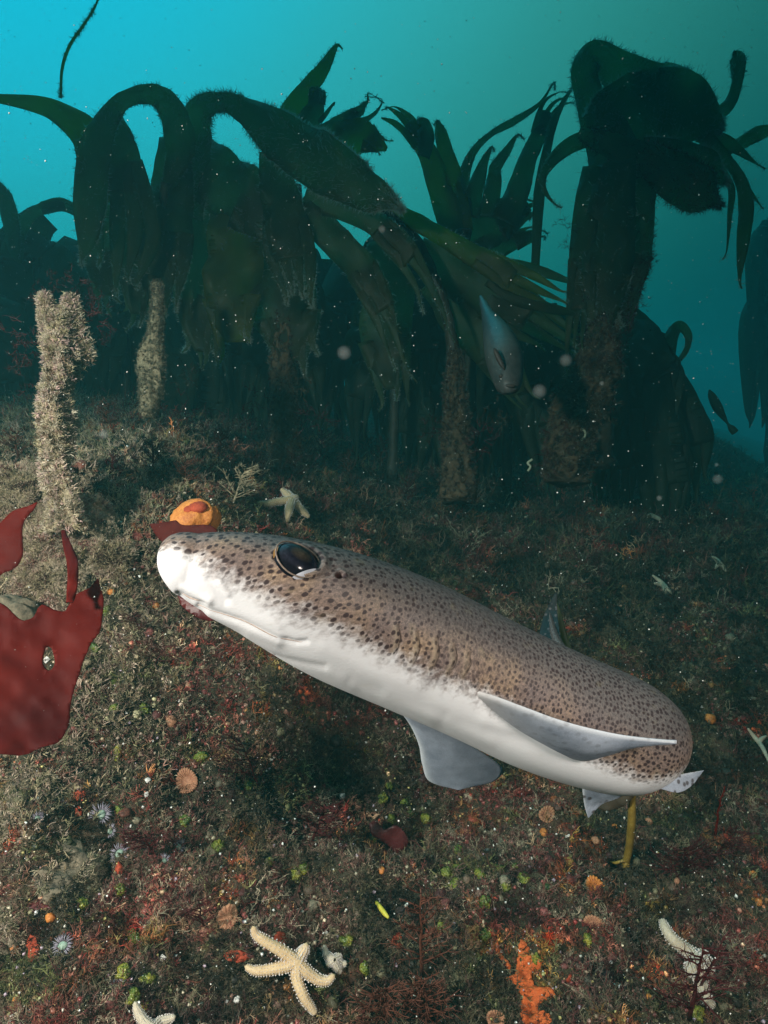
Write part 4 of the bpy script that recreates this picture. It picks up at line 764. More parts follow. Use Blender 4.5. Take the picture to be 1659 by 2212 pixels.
# ---------------------------------------------------------------- placing by reference crops
def crop(ox, oy, s): return lambda x, y: ((ox + x / s) / 1.1393, (oy + y / s) / 1.1393)
cBL = crop(0, 1850, 2.552); cM = crop(550, 1850, 2.552); cR = crop(1190, 1850, 2.37); cL = crop(0, 1150, 2.949); c7 = crop(1490, 1100, 2.765); c8 = crop(360, 1150, 3.318)
def in_poly(p, poly):
    x, y = p[:, 0], p[:, 1]; r = np.zeros(len(p), bool); j = len(poly) - 1
    for i in range(len(poly)):
        xi, yi = poly[i]; xj, yj = poly[j]; r ^= ((yi > y) != (yj > y)) & (x < (xj - xi) * (y - yi) / (yj - yi + 1e-12) + xi); j = i
    return r
def cdt(e, step, seed):
    q = np.random.default_rng(seed); lo, hi = e.min(0), e.max(0); a, b = np.meshgrid(np.arange(lo[0], hi[0], step), np.arange(lo[1], hi[1], step)); pt = np.stack([a.ravel(), b.ravel()], 1) + q.normal(size=(a.size, 2)) * step * .12
    pt = pt[in_poly(pt, e)]; n = len(e); res = delaunay_2d_cdt([Vector(p) for p in np.concatenate([e, pt])], [(i, (i + 1) % n) for i in range(n)], [], 0, 1e-5)
    vv = np.array([v[:] for v in res[0]]); ff = np.array([f for f in res[2] if len(f) == 3]); return vv, ff[in_poly(vv[ff].mean(1), e)]
# flat weed sheets cut to an outline
def sheet(name, outline, dep, m, parent=None, hole=None, step=9, wave=.006, thick=.0012, seed=1, tilt=(0, 0)):
    ol = np.array(outline, float); n = len(ol); e = cr_spline(np.vstack([ol, ol[:1]]), n * 5)[:-1]
    q = np.random.default_rng(seed); e = e + q.normal(size=e.shape) * .5
    lo, hi = e.min(0), e.max(0); gx_, gy_ = np.meshgrid(np.arange(lo[0], hi[0], step), np.arange(lo[1], hi[1], step)); pt = np.stack([gx_.ravel(), gy_.ravel()], 1) + q.normal(size=(gx_.size, 2)) * step * .15
    def inside(p, poly):
        x, y = p[:, 0], p[:, 1]; r = np.zeros(len(p), bool); j = len(poly) - 1
        for i in range(len(poly)):
            xi, yi = poly[i]; xj, yj = poly[j]; c_ = ((yi > y) != (yj > y)) & (x < (xj - xi) * (y - yi) / (yj - yi + 1e-12) + xi); r ^= c_; j = i
        return r
    pt = pt[inside(pt, e)]; bnd = [e]
    if hole is not None:
        th = np.linspace(0, 6.283, 25)[:-1]; hp = np.stack([hole[0] + hole[2] * np.cos(th) * (1 + .12 * np.sin(3 * th)), hole[1] + hole[3] * np.sin(th)], 1); bnd.append(hp); pt = pt[~inside(pt, hp)]
    allp = np.concatenate(bnd + [pt]); ed = []; o = 0
    for b_ in bnd: ed += [(o + i, o + (i + 1) % len(b_)) for i in range(len(b_))]; o += len(b_)
    res = delaunay_2d_cdt([Vector(p) for p in allp], ed, [], 0, 1e-5); vv = np.array([v[:] for v in res[0]]); ff = np.array([f for f in res[2] if len(f) == 3])
    cen = vv[ff].mean(1); k = inside(cen, e)
    if hole is not None: k &= ~inside(cen, hp)
    ff = ff[k]; d0 = dep if np.isscalar(dep) else None
    cx_, cy_ = e.mean(0); W = []
    for x, y in vv:
        dd = dep + tilt[0] * (x - cx_) / 100 + tilt[1] * (y - cy_) / 100 + wave * 2.5 * float(fbm(np.array(x * .016 + seed), np.array(y * .016), seed, 3)); W.append(P(x, y, dd))
    W = np.array(W); bk = W + np.array([0, thick, 0]); nV = len(W); f2 = ff[:, ::-1] + nV
    from collections import Counter
    cnt = Counter(); 
    for f in ff:
        for a, b_ in ((f[0], f[1]), (f[1], f[2]), (f[2], f[0])): cnt[(a, b_)] += 1
    sd = []
    for (a, b_) in list(cnt):
        if (b_, a) not in cnt: sd += [(b_, a, a + nV), (b_, a + nV, b_ + nV)]
    return link(name, npmesh(name, np.vstack([W, bk]), np.vstack([ff, f2, np.array(sd)])), m, parent)
big = [cL(*q) for q in [(-60, 960), (40, 1010), (150, 1110), (235, 1090), (300, 1000), (400, 1040), (475, 1040), (530, 940), (600, 900), (655, 870), (690, 822), (712, 815), (722, 870), (750, 950), (742, 1080), (720, 1200), (660, 1280), (610, 1390), (575, 1500), (535, 1620), (505, 1750), (500, 1860), (430, 1990), (300, 2035), (170, 2090), (0, 2080), (-80, 2060), (-90, 1500)]]
hx, hy = cL(352, 1390)
o = sheet('red_seaweed', big, .60, M_red, None, (hx, hy, 13, 26), wave=.0045, tilt=(.01, -.02)); tag(o, 'largest red seaweed blade with a torn hole, at the left edge', 'seaweed')
o = sheet('red_seaweed', [cL(*q) for q in [(-60, 430), (0, 400), (90, 320), (180, 290), (270, 255), (235, 315), (170, 400), (160, 500), (166, 600), (150, 680), (100, 735), (30, 765), (-60, 790)]], .70, M_red, None, wave=.004, seed=4); tag(o, 'pointed red seaweed blade at the left edge above the torn one', 'seaweed')
r = empty('red_weed_stalk', P(*cL(465, 465), .64)); tag(r, 'narrow red weed stalk rising from the torn blade', 'seaweed')
a_ = [cL(*q) for q in [(460, 460), (485, 560), (520, 660), (530, 780), (520, 900), (505, 980)]]; blade(r, [(*a_[0], .68, 8), (*a_[1], .66, 16), (*a_[2], .64, 22), (*a_[3], .62, 22), (*a_[4], .61, 20), (*a_[5], .60, 14)], 5, M_red, rag=.02, name='strand')
o = sheet('red_seaweed', [cL(*q) for q in [(1085, 410), (1180, 400), (1270, 385), (1330, 420), (1540, 425), (1560, 520), (1290, 560), (1200, 555), (1130, 490)]], .84, M_dullred, None, wave=.008, seed=6); tag(o, 'small dull red blade under the orange sea squirt behind the snout', 'seaweed')
o = sheet('red_seaweed', [cL(*q) for q in [(-60, 1810), (0, 1820), (60, 1850), (105, 1900), (130, 1960), (60, 2020), (-60, 2060)]], .58, M_redpatch, None, wave=.006, seed=8); tag(o, 'small orange red weed flap at the left edge below the torn blade', 'seaweed')
o = sheet('red_seaweed', [cL(*q) for q in [(1290, 930), (1400, 980), (1500, 1050), (1560, 1110), (1480, 1110), (1400, 1070), (1320, 1010)]], .62, M_maroon, None, wave=.004, seed=9); tag(o, 'dim red weed strip under the shark chin', 'seaweed')
o = sheet('maroon_weed', [cM(*q) for q in [(915, 450), (960, 435), (1010, 490), (1080, 465), (1130, 500), (1160, 560), (1140, 610), (1100, 640), (1050, 690), (1060, 620), (990, 560), (930, 520)]], G(*cM(1050, 560))[2] - .02, M_maroon, None, wave=.01, seed=12); tag(o, 'dark maroon heart shaped weed blade lying below the far pectoral fin', 'seaweed')

# orange sea squirt pair behind the snout
p0, n0, d0 = G(*cL(1370, 460))
r = empty('sea_squirt', P(418, 1150, .86)); tag(r, 'large orange squat sea squirt with red rims behind the snout', 'sea squirt')
b1 = blob('body', P(415, 1119, .86), (-.2, -.6, .6), .029, .022, .020, M_orange, r, .14, 1.6, 4, 3)
for (x, y, s_, sd_) in ((430, 1095, .012, 4), (412, 1101, .010, 6)):
    blob('siphon_rim', P(x, y, .853), (0, -.2, 1), s_, s_, s_ * .6, M_redpatch, r, .1, 2, 3, sd_)
r2 = empty('sea_squirt', P(460, 1140, .87)); tag(r2, 'smaller upright orange sea squirt just right of the large one', 'sea squirt'); blob('body', P(459, 1120, .87), (.1, -.3, 1), .0105, .011, .018, M_orange, r2, .1, 1.6, 4, 8)

# ---------------------------------------------------------------- starfish
M_star = simple('starfish_skin', (.46, .31, .17), (.64, .47, .28), 260, .7, .5)
M_star_dull = simple('starfish_skin_dull', (.34, .29, .21), (.52, .44, .33), 260, .7, .5)
M_spine = simple('starfish_spine', (.50, .44, .42), (.68, .62, .58), 300, .6, .1)
def starfish(label, ctr, arms, w0, group='starfish on the reef', lift=.009, m=None, dep=None, spines=True, m_sp=None):
    dmin = min([G(*ctr)[2]] + [G(*q)[2] for arm in arms for q in arm]); dc = dmin + .4 * (G(*ctr)[2] - dmin); dep = dc
    r = empty('starfish', P(*ctr, dc)); tag(r, label, 'starfish', group)
    off = -lift
    sp = []
    for ai, arm in enumerate(arms):
        pts = [(*ctr, w0 * .95)] + [(a[0], a[1], w0 * (1 - .12 * (i + 1)) if i < len(arm) - 1 else w0 * .42) for i, a in enumerate(arm)]
        W = []
        for i, (x, y, w_) in enumerate(pts):
            gd = G(x, y)[2]; gd = dmin + .4 * (gd - dmin) if gd - dmin < .3 else dmin + .1; W.append([*P(x, y, gd + off - (.002 if i == 0 else 0)), w_ * gd / F])
        e = cr_spline(np.array(W), 22); V, Fc = tube_geo(e[:, :3], e[:, 3], 12, False)
        tipc = e[-1, :3] + (e[-1, :3] - e[-2, :3]) / np.linalg.norm(e[-1, :3] - e[-2, :3]) * e[-1, 3] * .9; V = np.vstack([V, tipc]); L_ = len(V) - 1
        Fc = np.vstack([Fc, [(L_, 21 * 12 + j, 21 * 12 + (j + 1) % 12) for j in range(12)]])
        ao = link('arm', npmesh('arm', V, Fc), m or M_star, r)
        if spines:
            Vr = V[:-1].reshape(22, 12, 3); T = np.gradient(e[:, :3], axis=0); gs = []
            for i in range(1, 22):
                for j in range(12):
                    nn = Vr[i, j] - e[i, :3]; q_ = nn / np.linalg.norm(nn); vw = e[i, :3] - np.array([0, 0, CAMZ]); vw /= np.linalg.norm(vw)
                    f_ = q_ @ vw
                    if f_ < .25:
                        s_ = e[i, 3] * (.17 if abs(f_) > .35 else .26); gs.append((octa[0] * s_ * np.array([.7, .7, .7]) + Vr[i, j] + q_ * s_ * .35 + rng.normal(size=3) * s_ * .25, octa[1]))
            v_, f_ = join(gs); so = link('spines', npmesh('spines', v_, f_), m_sp or M_spine, ao, False); so['kind'] = 'stuff'
    return r
A = lambda c, *q: [c(*p) for p in q]
starfish('largest pale starfish with five tapering arms at the bottom centre', cM(460, 1325), [A(cM, (380, 1260), (260, 1190), (205, 1150), (188, 1108)), A(cM, (380, 1350), (280, 1370), (200, 1375), (145, 1352)), A(cM, (460, 1420), (500, 1530), (545, 1600), (575, 1640)), A(cM, (520, 1380), (590, 1430), (650, 1440), (690, 1408)), A(cM, (485, 1280), (510, 1240), (520, 1212))], 14)
starfish('tiny pale starfish curled right beside the largest one', cM(690, 1310), [A(cM, (650, 1280), (632, 1222)), A(cM, (720, 1290), (722, 1270)), A(cM, (735, 1330), (770, 1332)), A(cM, (715, 1360), (735, 1390)), A(cM, (660, 1330), (650, 1340))], 9, m=M_star_dull)
starfish('yellow and white starfish on the dark reef above the shark head', c8(1190, 265), lift=.02, arms= [A(c8, (1080, 280), (980, 300), (925, 288)), A(c8, (1165, 350), (1150, 440)), A(c8, (1240, 320), (1290, 370), (1325, 405)), A(c8, (1150, 220), (1105, 180)), A(c8, (1215, 250), (1235, 235))], w0=9)
starfish('pale starfish half hidden under dark weed at the lower right', cR(1250, 1230), [A(cR, (1190, 1160), (1110, 1100), (1060, 1030), (1045, 985)), A(cR, (1270, 1350), (1300, 1440), (1340, 1480)), A(cR, (1300, 1230), (1330, 1290)), A(cR, (1210, 1270), (1190, 1300)), A(cR, (1280, 1190), (1270, 1160))], 15, m=M_star_dull)
starfish('cropped white starfish at the bottom edge on the left', (330, 2222), [A(cBL, (900, 1690), (865, 1630), (848, 1580)), A(cBL, (1000, 1700), (1060, 1680), (1095, 1665)), [(320, 2250)], [(345, 2255)]], 11, m=M_star_dull)
for lab, c_, ar, w_ in (('small dim curved starfish high on the right slope', (1416, 1117), [[(1405, 1113), (1394, 1117)], [(1425, 1122), (1431, 1132)]], 5), ('dim branching starfish on the right slope above the shark back', (1433, 1262), [[(1424, 1254), (1410, 1243)], [(1441, 1271), (1452, 1282)], [(1435, 1272), (1438, 1283)], [(1424, 1262), (1414, 1260)]], 5),
                        ('dim starfish near the right edge above the other slope starfish', (1555, 1216), [[(1547, 1208), (1538, 1202)], [(1562, 1225), (1568, 1234)], [(1550, 1221), (1545, 1228)]], 5), ('greenish dim starfish at the right edge level with the shark bend', (1640, 1604), [[(1628, 1590), (1616, 1574)], [(1650, 1620), (1662, 1648)], [(1645, 1596), (1655, 1590)]], 5),
                        ('faint starfish in the shade at the foot of the middle kelp', (948, 922), [[(940, 926), (935, 936)], [(955, 924), (965, 926)], [(945, 914), (940, 908)]], 4)):
    starfish(lab, c_, ar, w_, m=M_star_dull, spines=False)

# ---------------------------------------------------------------- small reef animals
LM = {'the torn red blade': (90, 1440), 'the largest starfish': (637, 2082), 'the orange crust sheet': (1130, 2110), 'the half hidden starfish': (1490, 2060), 'the far pectoral fin': (980, 1650), 'the pelvic fins': (1320, 1730),
      'the shark snout': (380, 1240), 'the crusted stump': (128, 900), 'the shark back': (1150, 1340), 'the tall right kelp': (1290, 880), 'the beige boulder': (47, 1710), 'the round green rimmed anemone': (260, 1843), 'the maroon heart shaped weed': (850, 1815), 'the young kelp stalk': (1360, 1850), 'the brown pink cup coral': (405, 1690), 'the scarlet weed stem': (1560, 1760),
      'the tall brown red weed': (910, 2010), 'the yellow and white starfish': (622, 1090), 'the hanging grey fish': (1090, 770), 'the right arm of the reef slope': (1620, 1400)}
ORD = ['nearest', 'second nearest', 'third nearest', 'fourth nearest', 'fifth nearest', 'sixth nearest', 'seventh nearest', 'eighth nearest', 'ninth nearest', 'tenth nearest']
def autolabel(items, what, LM=LM):                        # tells look-alikes apart by the landmark they lie beside
    bins = {}
    for o, x, y in items:
        k = min(LM, key=lambda n_: (LM[n_][0] - x) ** 2 + (LM[n_][1] - y) ** 2); dx, dy = x - LM[k][0], y - LM[k][1]
        w_ = ('right of' if dx > 0 else 'left of') if abs(dx) > abs(dy) else ('below' if dy > 0 else 'above'); bins.setdefault((k, w_), []).append((math.hypot(dx, dy), o))
    for (k, w_), l in bins.items():
        for i, (_, o) in enumerate(sorted(l, key=lambda q: q[0])): o['label'] = f"{what} {w_} {k}" + (f', {ORD[min(i, 9)]} to it' if len(l) > 1 else '')
gr = [cBL(*q) for q in ((740, 40), (1270, 40), (1560, 220), (755, 385), (1160, 440), (1370, 590), (745, 875), (510, 960), (920, 1440), (830, 1540), (890, 1600), (775, 1400), (840, 1170))] + \
     [cM(*q) for q in ((150, 215), (1000, 290), (1040, 225), (1165, 395), (1270, 425), (1050, 425), (930, 555), (280, 700), (495, 730), (455, 770), (1470, 615), (1405, 765), (1470, 740), (1610, 770), (1460, 840), (765, 1190), (880, 1350), (1370, 1100), (1645, 945), (1650, 1150), (1130, 320))] + \
     [cR(*q) for q in ((90, 700), (130, 780), (360, 800), (240, 740), (20, 1070), (310, 1215), (610, 1100), (1240, 1530), (180, 690))] + [cL(*q) for q in ((830, 1570), (1045, 1755), (835, 1750), (855, 2060), (1465, 2110), (770, 1040), (690, 1310), (645, 750), (420, 410))]
SQ = []; OK_ = []
autolabel(BGK, 'dark background kelp', {'and behind the crusted stump': (125, 700), 'and behind the left arching kelp': (320, 700), 'and behind the big hairy kelp': (560, 700), 'and behind the ragged pointed kelp': (720, 700), 'and behind the fan of narrow strands': (930, 700), 'and behind the hanging grey fish': (1090, 700), 'and behind the tall right kelp': (1290, 700), 'and behind the looped strand': (1430, 700)})
for i, (x, y) in enumerate(gr):
    p_, n_, d_ = G(x, y); s_ = (.0062 + .0032 * ((i * 37) % 10) / 10) * (1.0 if y > 1700 else .9)
    o = blob('green_sea_squirt', p_ + n_ * s_ * .1, n_, s_ * (.8 + .5 * vn(i * 3.3, 1.)), s_ * .85, s_ * (.6 + .5 * vn(i * 1.7, 9.)), M_green, None, .34, 3.0, 3, i + 1)
    tag(o, 'x', 'sea squirt', 'yellow green sea squirts on the reef'); SQ.append((o, x, y))
def orange_list():
    for i, (x, y, r_, m_) in enumerate([(*cR(410, 285), 9, M_orange), (*cR(350, 480), 10, M_orange), (*cR(655, 525), 10, M_coral), (*cR(765, 445), 7, M_orange), (*cR(975, 1445), 10, M_orange),
          (*cR(1570, 720), 9, M_orange), (*cR(1615, 890), 10, M_orange), (*cR(960, 415), 9, M_coral), (*cR(1130, 760), 7, M_coral), (*cM(990, 750), 8, M_orange), (*cBL(90, 1235), 13, M_orange), (*cBL(320, 1045), 11, M_orange),
          (*cBL(815, 1250), 11, M_orange), (*cBL(105, 1560), 8, M_orange), (*c7(605, 1000), 13, M_orange), (*c7(705, 1865), 14, M_orange), (*c7(190, 500), 7, M_orange), (*c7(130, 965), 7, M_orange), (*cL(800, 910), 10, M_orange), (*cL(905, 770), 7, M_orange), (*cL(905, 840), 7, M_coral), (*cL(1130, 1010), 8, M_orange), (*cL(1235, 1850), 14, M_coral)]):
        p_, n_, d_ = G(x, y); s_ = r_ * d_ / F
        o = blob('orange_sponge', p_ + n_ * s_ * .35, n_, s_, s_ * .85, s_ * .85, m_, None, .16, 2.0, 3, i + 30); tag(o, 'x', 'sponge', 'orange sponge knobs on the reef'); OK_.append((o, x, y))
orange_list(); autolabel(SQ, 'yellow green sea squirt'); autolabel(OK_, 'small orange sponge knob')
def cup(label, x, y, r_, m_, ridges=22, seed=1, tall=.5, group='cup corals on the reef'):
    p_, n_, d_ = G(x, y); s_ = r_ * d_ / F; n_ = n_ * .5 + np.array([0, -.7, .35]); n_ /= np.linalg.norm(n_); B = basis(np.array([n_]), np.array([seed * 1.]))[0]
    th = np.linspace(0, 2 * math.pi, 89)[:-1]; rr = [0, .25, .5, .75, .95, 1.05, .95, .7]; zz = [.20, .22, .32, .48, .55, .45, .1, -.3]
    V = []
    for k, (a, z) in enumerate(zip(rr, zz)):
        rg = 1 + .025 * np.cos(ridges * th) * (k > 1) + .05 * np.sin(3 * th + seed); V.append(np.stack([a * rg * np.cos(th), a * rg * np.sin(th) * .85, (z + .09 * np.cos(ridges * th) * (1 < k < 6)) * tall * 2 + 0 * th], 1))
    V = np.concatenate(V) * s_; k = np.arange(8 * 88).reshape(8, 88); kn = np.roll(k, -1, 1); Fq = np.stack([k[:-1], kn[:-1], kn[1:], k[1:]], -1).reshape(-1, 4)[:, ::-1]
    o = link('cup_coral', npmesh('cup_coral', V @ B.T + p_ + n_ * s_ * .2, Fq), m_); tag(o, label, 'cup coral', group)
cup('pale orange ribbed cup coral left of the largest starfish', *cM(30, 1040), 24, M_coral, 12, 1)
cup('brownish pink ribbed cup coral below the chin near the left blade', *cBL(1180, 190), 26, M_coral, 26, 2)
cup('rusty ribbed cup coral right of centre below the orange sponge', *cR(635, 1010), 20, M_coral, 18, 3)
cup('pink ribbed cup coral under the pelvic fin', *cR(370, 370), 18, M_coral, 16, 4)
cup('bright orange striped cup coral right of centre', *cR(645, 810), 24, M_orange, 20, 5)
cup('pinkish ribbed cup coral cut by the bottom edge right of centre', *cR(65, 1560), 20, M_coral, 20, 6)
# encrusting sheets hugging the reef
def crust(label, outline, m_, h=.004, seed=1, cat='sponge', name='crusting_sponge'):
    ol = cr_spline(np.array(list(outline) + [outline[0]], float), len(outline) * 5)[:-1]; ol = ol + np.random.default_rng(seed).normal(size=ol.shape) * .7
    vv, ff = cdt(ol, 4.5, seed); W = []
    for x, y in vv:
        r_ = G(x, y); f = min(1, np.min(np.hypot(ol[:, 0] - x, ol[:, 1] - y)) / 6); W.append(r_[0] + r_[1] * (h * (f ** .5) + .003 * float(fbm(np.array(x * .15), np.array(y * .15), seed, 3)) - (.006 if f < .05 else 0)))
    o = link(name, npmesh(name, np.array(W), ff), m_); return tag(o, label, cat)
crust('large ragged orange crusting sponge sheet at the bottom right of centre', A(cR, (215, 1100), (255, 1110), (280, 1180), (300, 1230), (350, 1200), (340, 1270), (290, 1300), (310, 1370), (400, 1380), (425, 1440), (380, 1460), (330, 1500), (400, 1560), (390, 1640), (250, 1640), (200, 1500), (220, 1450), (170, 1360), (110, 1330), (170, 1300), (190, 1230)), M_orange_patch, .006, 3)
crust('thin orange sponge streak beside the large orange sheet', A(cR, (45, 1120), (90, 1115), (105, 1180), (160, 1260), (150, 1300), (90, 1220)), M_orange_patch, .005, 4)
def spot(label, c_, rx, ry, seed, m_=None, name='crusting_sponge'):
    q = np.random.default_rng(seed); th = np.linspace(0, 6.28, 10)[:-1]; crust(label, [(c_[0] + rx * math.cos(t_) * q.uniform(.6, 1.25), c_[1] + ry * math.sin(t_) * q.uniform(.6, 1.25)) for t_ in th], m_ or M_redpatch, .005, seed, name=name)
spot('orange red sponge crust touching the left arms of the largest starfish', cM(90, 1290), 34, 17, 1); spot('orange sponge crust above the largest starfish', cM(350, 1180), 20, 16, 2); spot('scarlet sponge crust right of the tiny starfish', cM(1095, 1190), 17, 18, 3)
spot('upper of two stacked red sponge patches at the left', cBL(505, 290), 12, 18, 4); spot('lower of two stacked red sponge patches at the left', cBL(495, 390), 12, 14, 5); spot('bright scarlet sponge patch under a purple anemone', cBL(750, 740), 16, 15, 6)
spot('small red sponge dot left of the scarlet patch', cBL(660, 815), 8, 9, 7); spot('dull red sponge patch left of the brown cup coral', cBL(1030, 195), 13, 10, 8); spot('long faded red sponge smear low on the left', cBL(210, 1230), 17, 30, 9); spot('dark red sponge crust near the lower left edge', cBL(240, 980), 34, 12, 10, M_maroon)
spot('dull red sponge patch between orange sheet and right starfish', cR(500, 1340), 9, 16, 11); spot('rose red crust beside the half hidden starfish', cR(1060, 1300), 18, 11, 12)
# purple anemones
M_anem = simple('anemone', (.22, .18, .24), (.50, .46, .54), 300, .5, .3, .3, (.4, .38, .45))
M_anem_disc = simple('anemone_disc', (.14, .22, .16), (.30, .38, .32), 400, .5, .3)
def anemone(label, x, y, r_, seed):
    p_, n_, d_ = G(x, y); s_ = r_ * d_ / F; rt = empty('sea_anemone', p_); tag(rt, label, 'anemone', 'pale purple anemones on the reef'); n_ = n_ * .5 + np.array([0, -.7, .35]); n_ /= np.linalg.norm(n_)
    B = basis(np.array([n_]), np.array([seed * 1.]))[0]; blob('disc', p_ + n_ * s_ * .25, n_, s_ * .42, s_ * .36, s_ * .25, M_anem_disc, rt, .05, 2, 3, seed); g_ = []
    q = np.random.default_rng(seed)
    for k in range(34):
        a = k / 34 * 6.283 + q.normal() * .05; l = q.uniform(.45, .75); r0 = .36; d = np.array([math.cos(a), math.sin(a), 0]); u_ = np.array([0, 0, 1.])
        g_.append(tube_geo(np.array([d * r0 + u_ * .2, d * (r0 + l * .5) + u_ * (.42 + q.normal() * .08), d * (r0 + l) + u_ * (.3 + q.normal() * .15)]) * s_, np.array([.035, .028, .012]) * s_ * 1.5, 4, True))
    v_, f_ = join(g_); o = link('tentacles', npmesh('tentacles', v_ @ B.T + p_, f_), M_anem, rt)
for lab, q, r_, sd_ in (('pale purple anemone with long tentacles, top one of the left chain', (640, 400), 25, 1), ('purple anemone just below the long tentacled one', (690, 500), 18, 2), ('round green rimmed anemone above the scarlet patch', (755, 640), 22, 3), ('small green rimmed anemone right of the round one', (1120, 600), 17, 4), ('grey purple anemone low at the left', (400, 1220), 24, 5), ('pale anemone below the small green rimmed one', (1030, 690), 17, 6), ('lilac anemone near the bottom by green sea squirts', (740, 1480), 20, 7), ('faint lilac anemone beside the beige boulder', (390, 350), 18, 8), ('tiny violet anemone at the beige boulder foot', (240, 420), 14, 9)):
    anemone(lab, *cBL(*q), r_, sd_)
# boulders
for lab, q, rx, ry, sd_ in (('beige crusted boulder at the left edge under the red blades', (120, 260), .040, .030, 2), ('rounded olive beige boulder low on the left', (480, 720), .045, .030, 5), ('pinkish crusted lump at the lower left edge', (10, 470), .020, .026, 7), ('broken pink lump at the left edge near the bottom', (20, 1130), .018, .022, 8)):
    x, y = cBL(*q); p_, n_, d_ = G(x, y); o = blob('boulder', p_ - n_ * .008, n_, rx, ry, .018, M_stone, None, .32, 3.4, 5, sd_); tag(o, lab, 'boulder')
    vv = np.array([v.co[:] for v in o.data.vertices]); k_ = ((vv - (p_ - n_ * .008)) @ n_ > .002) & (rng.random(len(vv)) < .45) & (fbm(vv[:, 0] * 50, vv[:, 2] * 50, sd_, 3) > -.12); vv = vv[k_]; nb_ = vv - p_ + n_ * .02
    g_ = instanced('crust_growth', TF1 + BR[:2], vv, nb_ + rng.normal(size=nb_.shape) * .01, .003 + .007 * rng.random(len(vv)), np.array([[.52, .42, .28], [.30, .27, .16], [.60, .46, .36]])[rng.integers(0, 3, len(vv))] * (.5 + .7 * rng.random((len(vv), 1))), MI_turf); g_.parent = o
for lab, x, y, r1, r2, sd_ in (('large cream and pink crusted mound at the left edge beside the stump foot', 40, 1085, .062, .050, 21), ('crusted cream mound right under the tall stump', 150, 1130, .055, .045, 22), ('crusted mound between the two red blades at the left', 95, 1240, .060, .045, 23), ('low reddish cream hump right of the narrow red stalk', 225, 1215, .042, .036, 24)):
    p_, n_, d_ = G(x, y); p_ = p_ - n_ * .012; o = blob('crusted_mound', p_, n_, r1, r2, .034, M_core, None, .30, 2.6, 6, sd_); tag(o, lab, 'mound')
    vv = np.array([v.co[:] for v in o.data.vertices]); k_ = np.repeat(np.where((vv - p_) @ n_ > -.004)[0], 2); vv = vv[k_] + rng.normal(size=(len(k_), 3)) * .0012; nb_ = vv - p_ + n_ * .02
    pk = np.clip((fbm(vv[:, 0] * 30, vv[:, 2] * 30 + vv[:, 1] * 20, sd_, 3) + .35 + rng.normal(size=len(vv)) * .1) / .7 * 6, 0, 5.9).astype(int)
    g_ = instanced('crust_growth', TF1 + BR, vv, nb_ + rng.normal(size=nb_.shape) * .012, .003 + .009 * rng.random(len(vv)) ** 1.5, np.array([[.10, .05, .04], [.42, .34, .20], [.62, .50, .34], [.70, .52, .42], [.36, .16, .13], [.50, .42, .22]])[pk] * (.5 + .7 * rng.random((len(vv), 1))), MI_turf); g_.parent = o
o = blob('boulder', G(*cL(180, 1010))[0] + np.array([0, -.03, 0]), (0, -1, 0), .03, .022, .02, M_stone, None, .25, 2.4, 4, 12); tag(o, 'crusted rock knob hanging over the torn red blade', 'boulder')
# shells
def shell(label, x, y, r_, rot, seed, el=.6):
    p_, n_, d_ = G(x, y); s_ = r_ * d_ / F; n_ = n_ * .4 + np.array([0, -.7, .4]); B = basis(np.array([n_]), np.array([rot]))[0]; nu, nv = 12, 26; V = []
    for i in range(nu):
        u = i / (nu - 1)
        for j in range(nv):
            a = (j / (nv - 1) - .5) * 1.9; rr = u * (1 + .05 * math.cos(j * 2.2)); V.append([math.sin(a) * rr, math.cos(a) * rr * 1.1 - .5, .35 * math.sin(math.pi * u) * (1 - (a / 1.2) ** 2) + .03 * math.cos(j * 2.2)])
    V = np.array(V) * s_ * np.array([el / .6 * .8, 1, 1]); k = np.arange(nu * nv).reshape(nu, nv); f1 = np.stack([k[:-1, :-1], k[:-1, 1:], k[1:, 1:], k[1:, :-1]], -1).reshape(-1, 4); V2 = np.vstack([V, V - np.array([0, 0, s_ * .08])])
    K = nu * nv; sd = lambda l: np.stack([l[:-1], l[:-1] + K, l[1:] + K, l[1:]], -1); o = link('shell', npmesh('shell', V2 @ B.T + p_ + n_ * .003, np.concatenate([f1, f1[:, ::-1] + K, sd(k[:, 0][::-1]), sd(k[:, -1]), sd(k[-1][::-1])])), M_shell); return tag(o, label, 'shell', 'white shell pieces on the reef')
sh = [(cR(20, 590), 13, 'pink ribbed shell fan right of the far pectoral fin'), (cBL(1030, 1300), 14, 'long white shell sliver on the lower left turf'), (cBL(545, 1025), 11, 'round white shell beside a green sea squirt on the left'), (cM(640, 1140), 9, 'bright white shell chip above the largest starfish'), (cM(90, 1560), 14, 'grey blue oyster shell below the largest starfish'), (cM(970, 935), 12, 'ragged white shell bit at the top of the yellow worm'), (cM(740, 280), 14, 'blue white shell among maroon weed under the shark'),
      (cR(385, 1365), 10, 'white holed shell on the orange sheet'), (cR(850, 1045), 9, 'blue white shell left of the half hidden starfish'), (cR(490, 720), 12, 'dull round shell on the right of the green cluster'), (cBL(920, 270), 10, 'pointed white shell chip below the brown cup coral'), (cBL(930, 185), 11, 'white and pink shell left of the brown cup coral'), (cL(350, 1400), 13, 'white barnacled shell seen through the hole in the red blade')]
for i, (q, r_, lab) in enumerate(sh): shell(lab, *q, r_, i * 1.7, i)
q_ = random.Random(9); CH = []
for i in range(46):
    x = q_.uniform(250, 1640); y = q_.uniform(1480, 2200); 
    CH.append((shell('x', x, y, q_.uniform(3, 6.5), q_.uniform(0, 6), i), x, y))
autolabel(CH, 'tiny white shell chip')
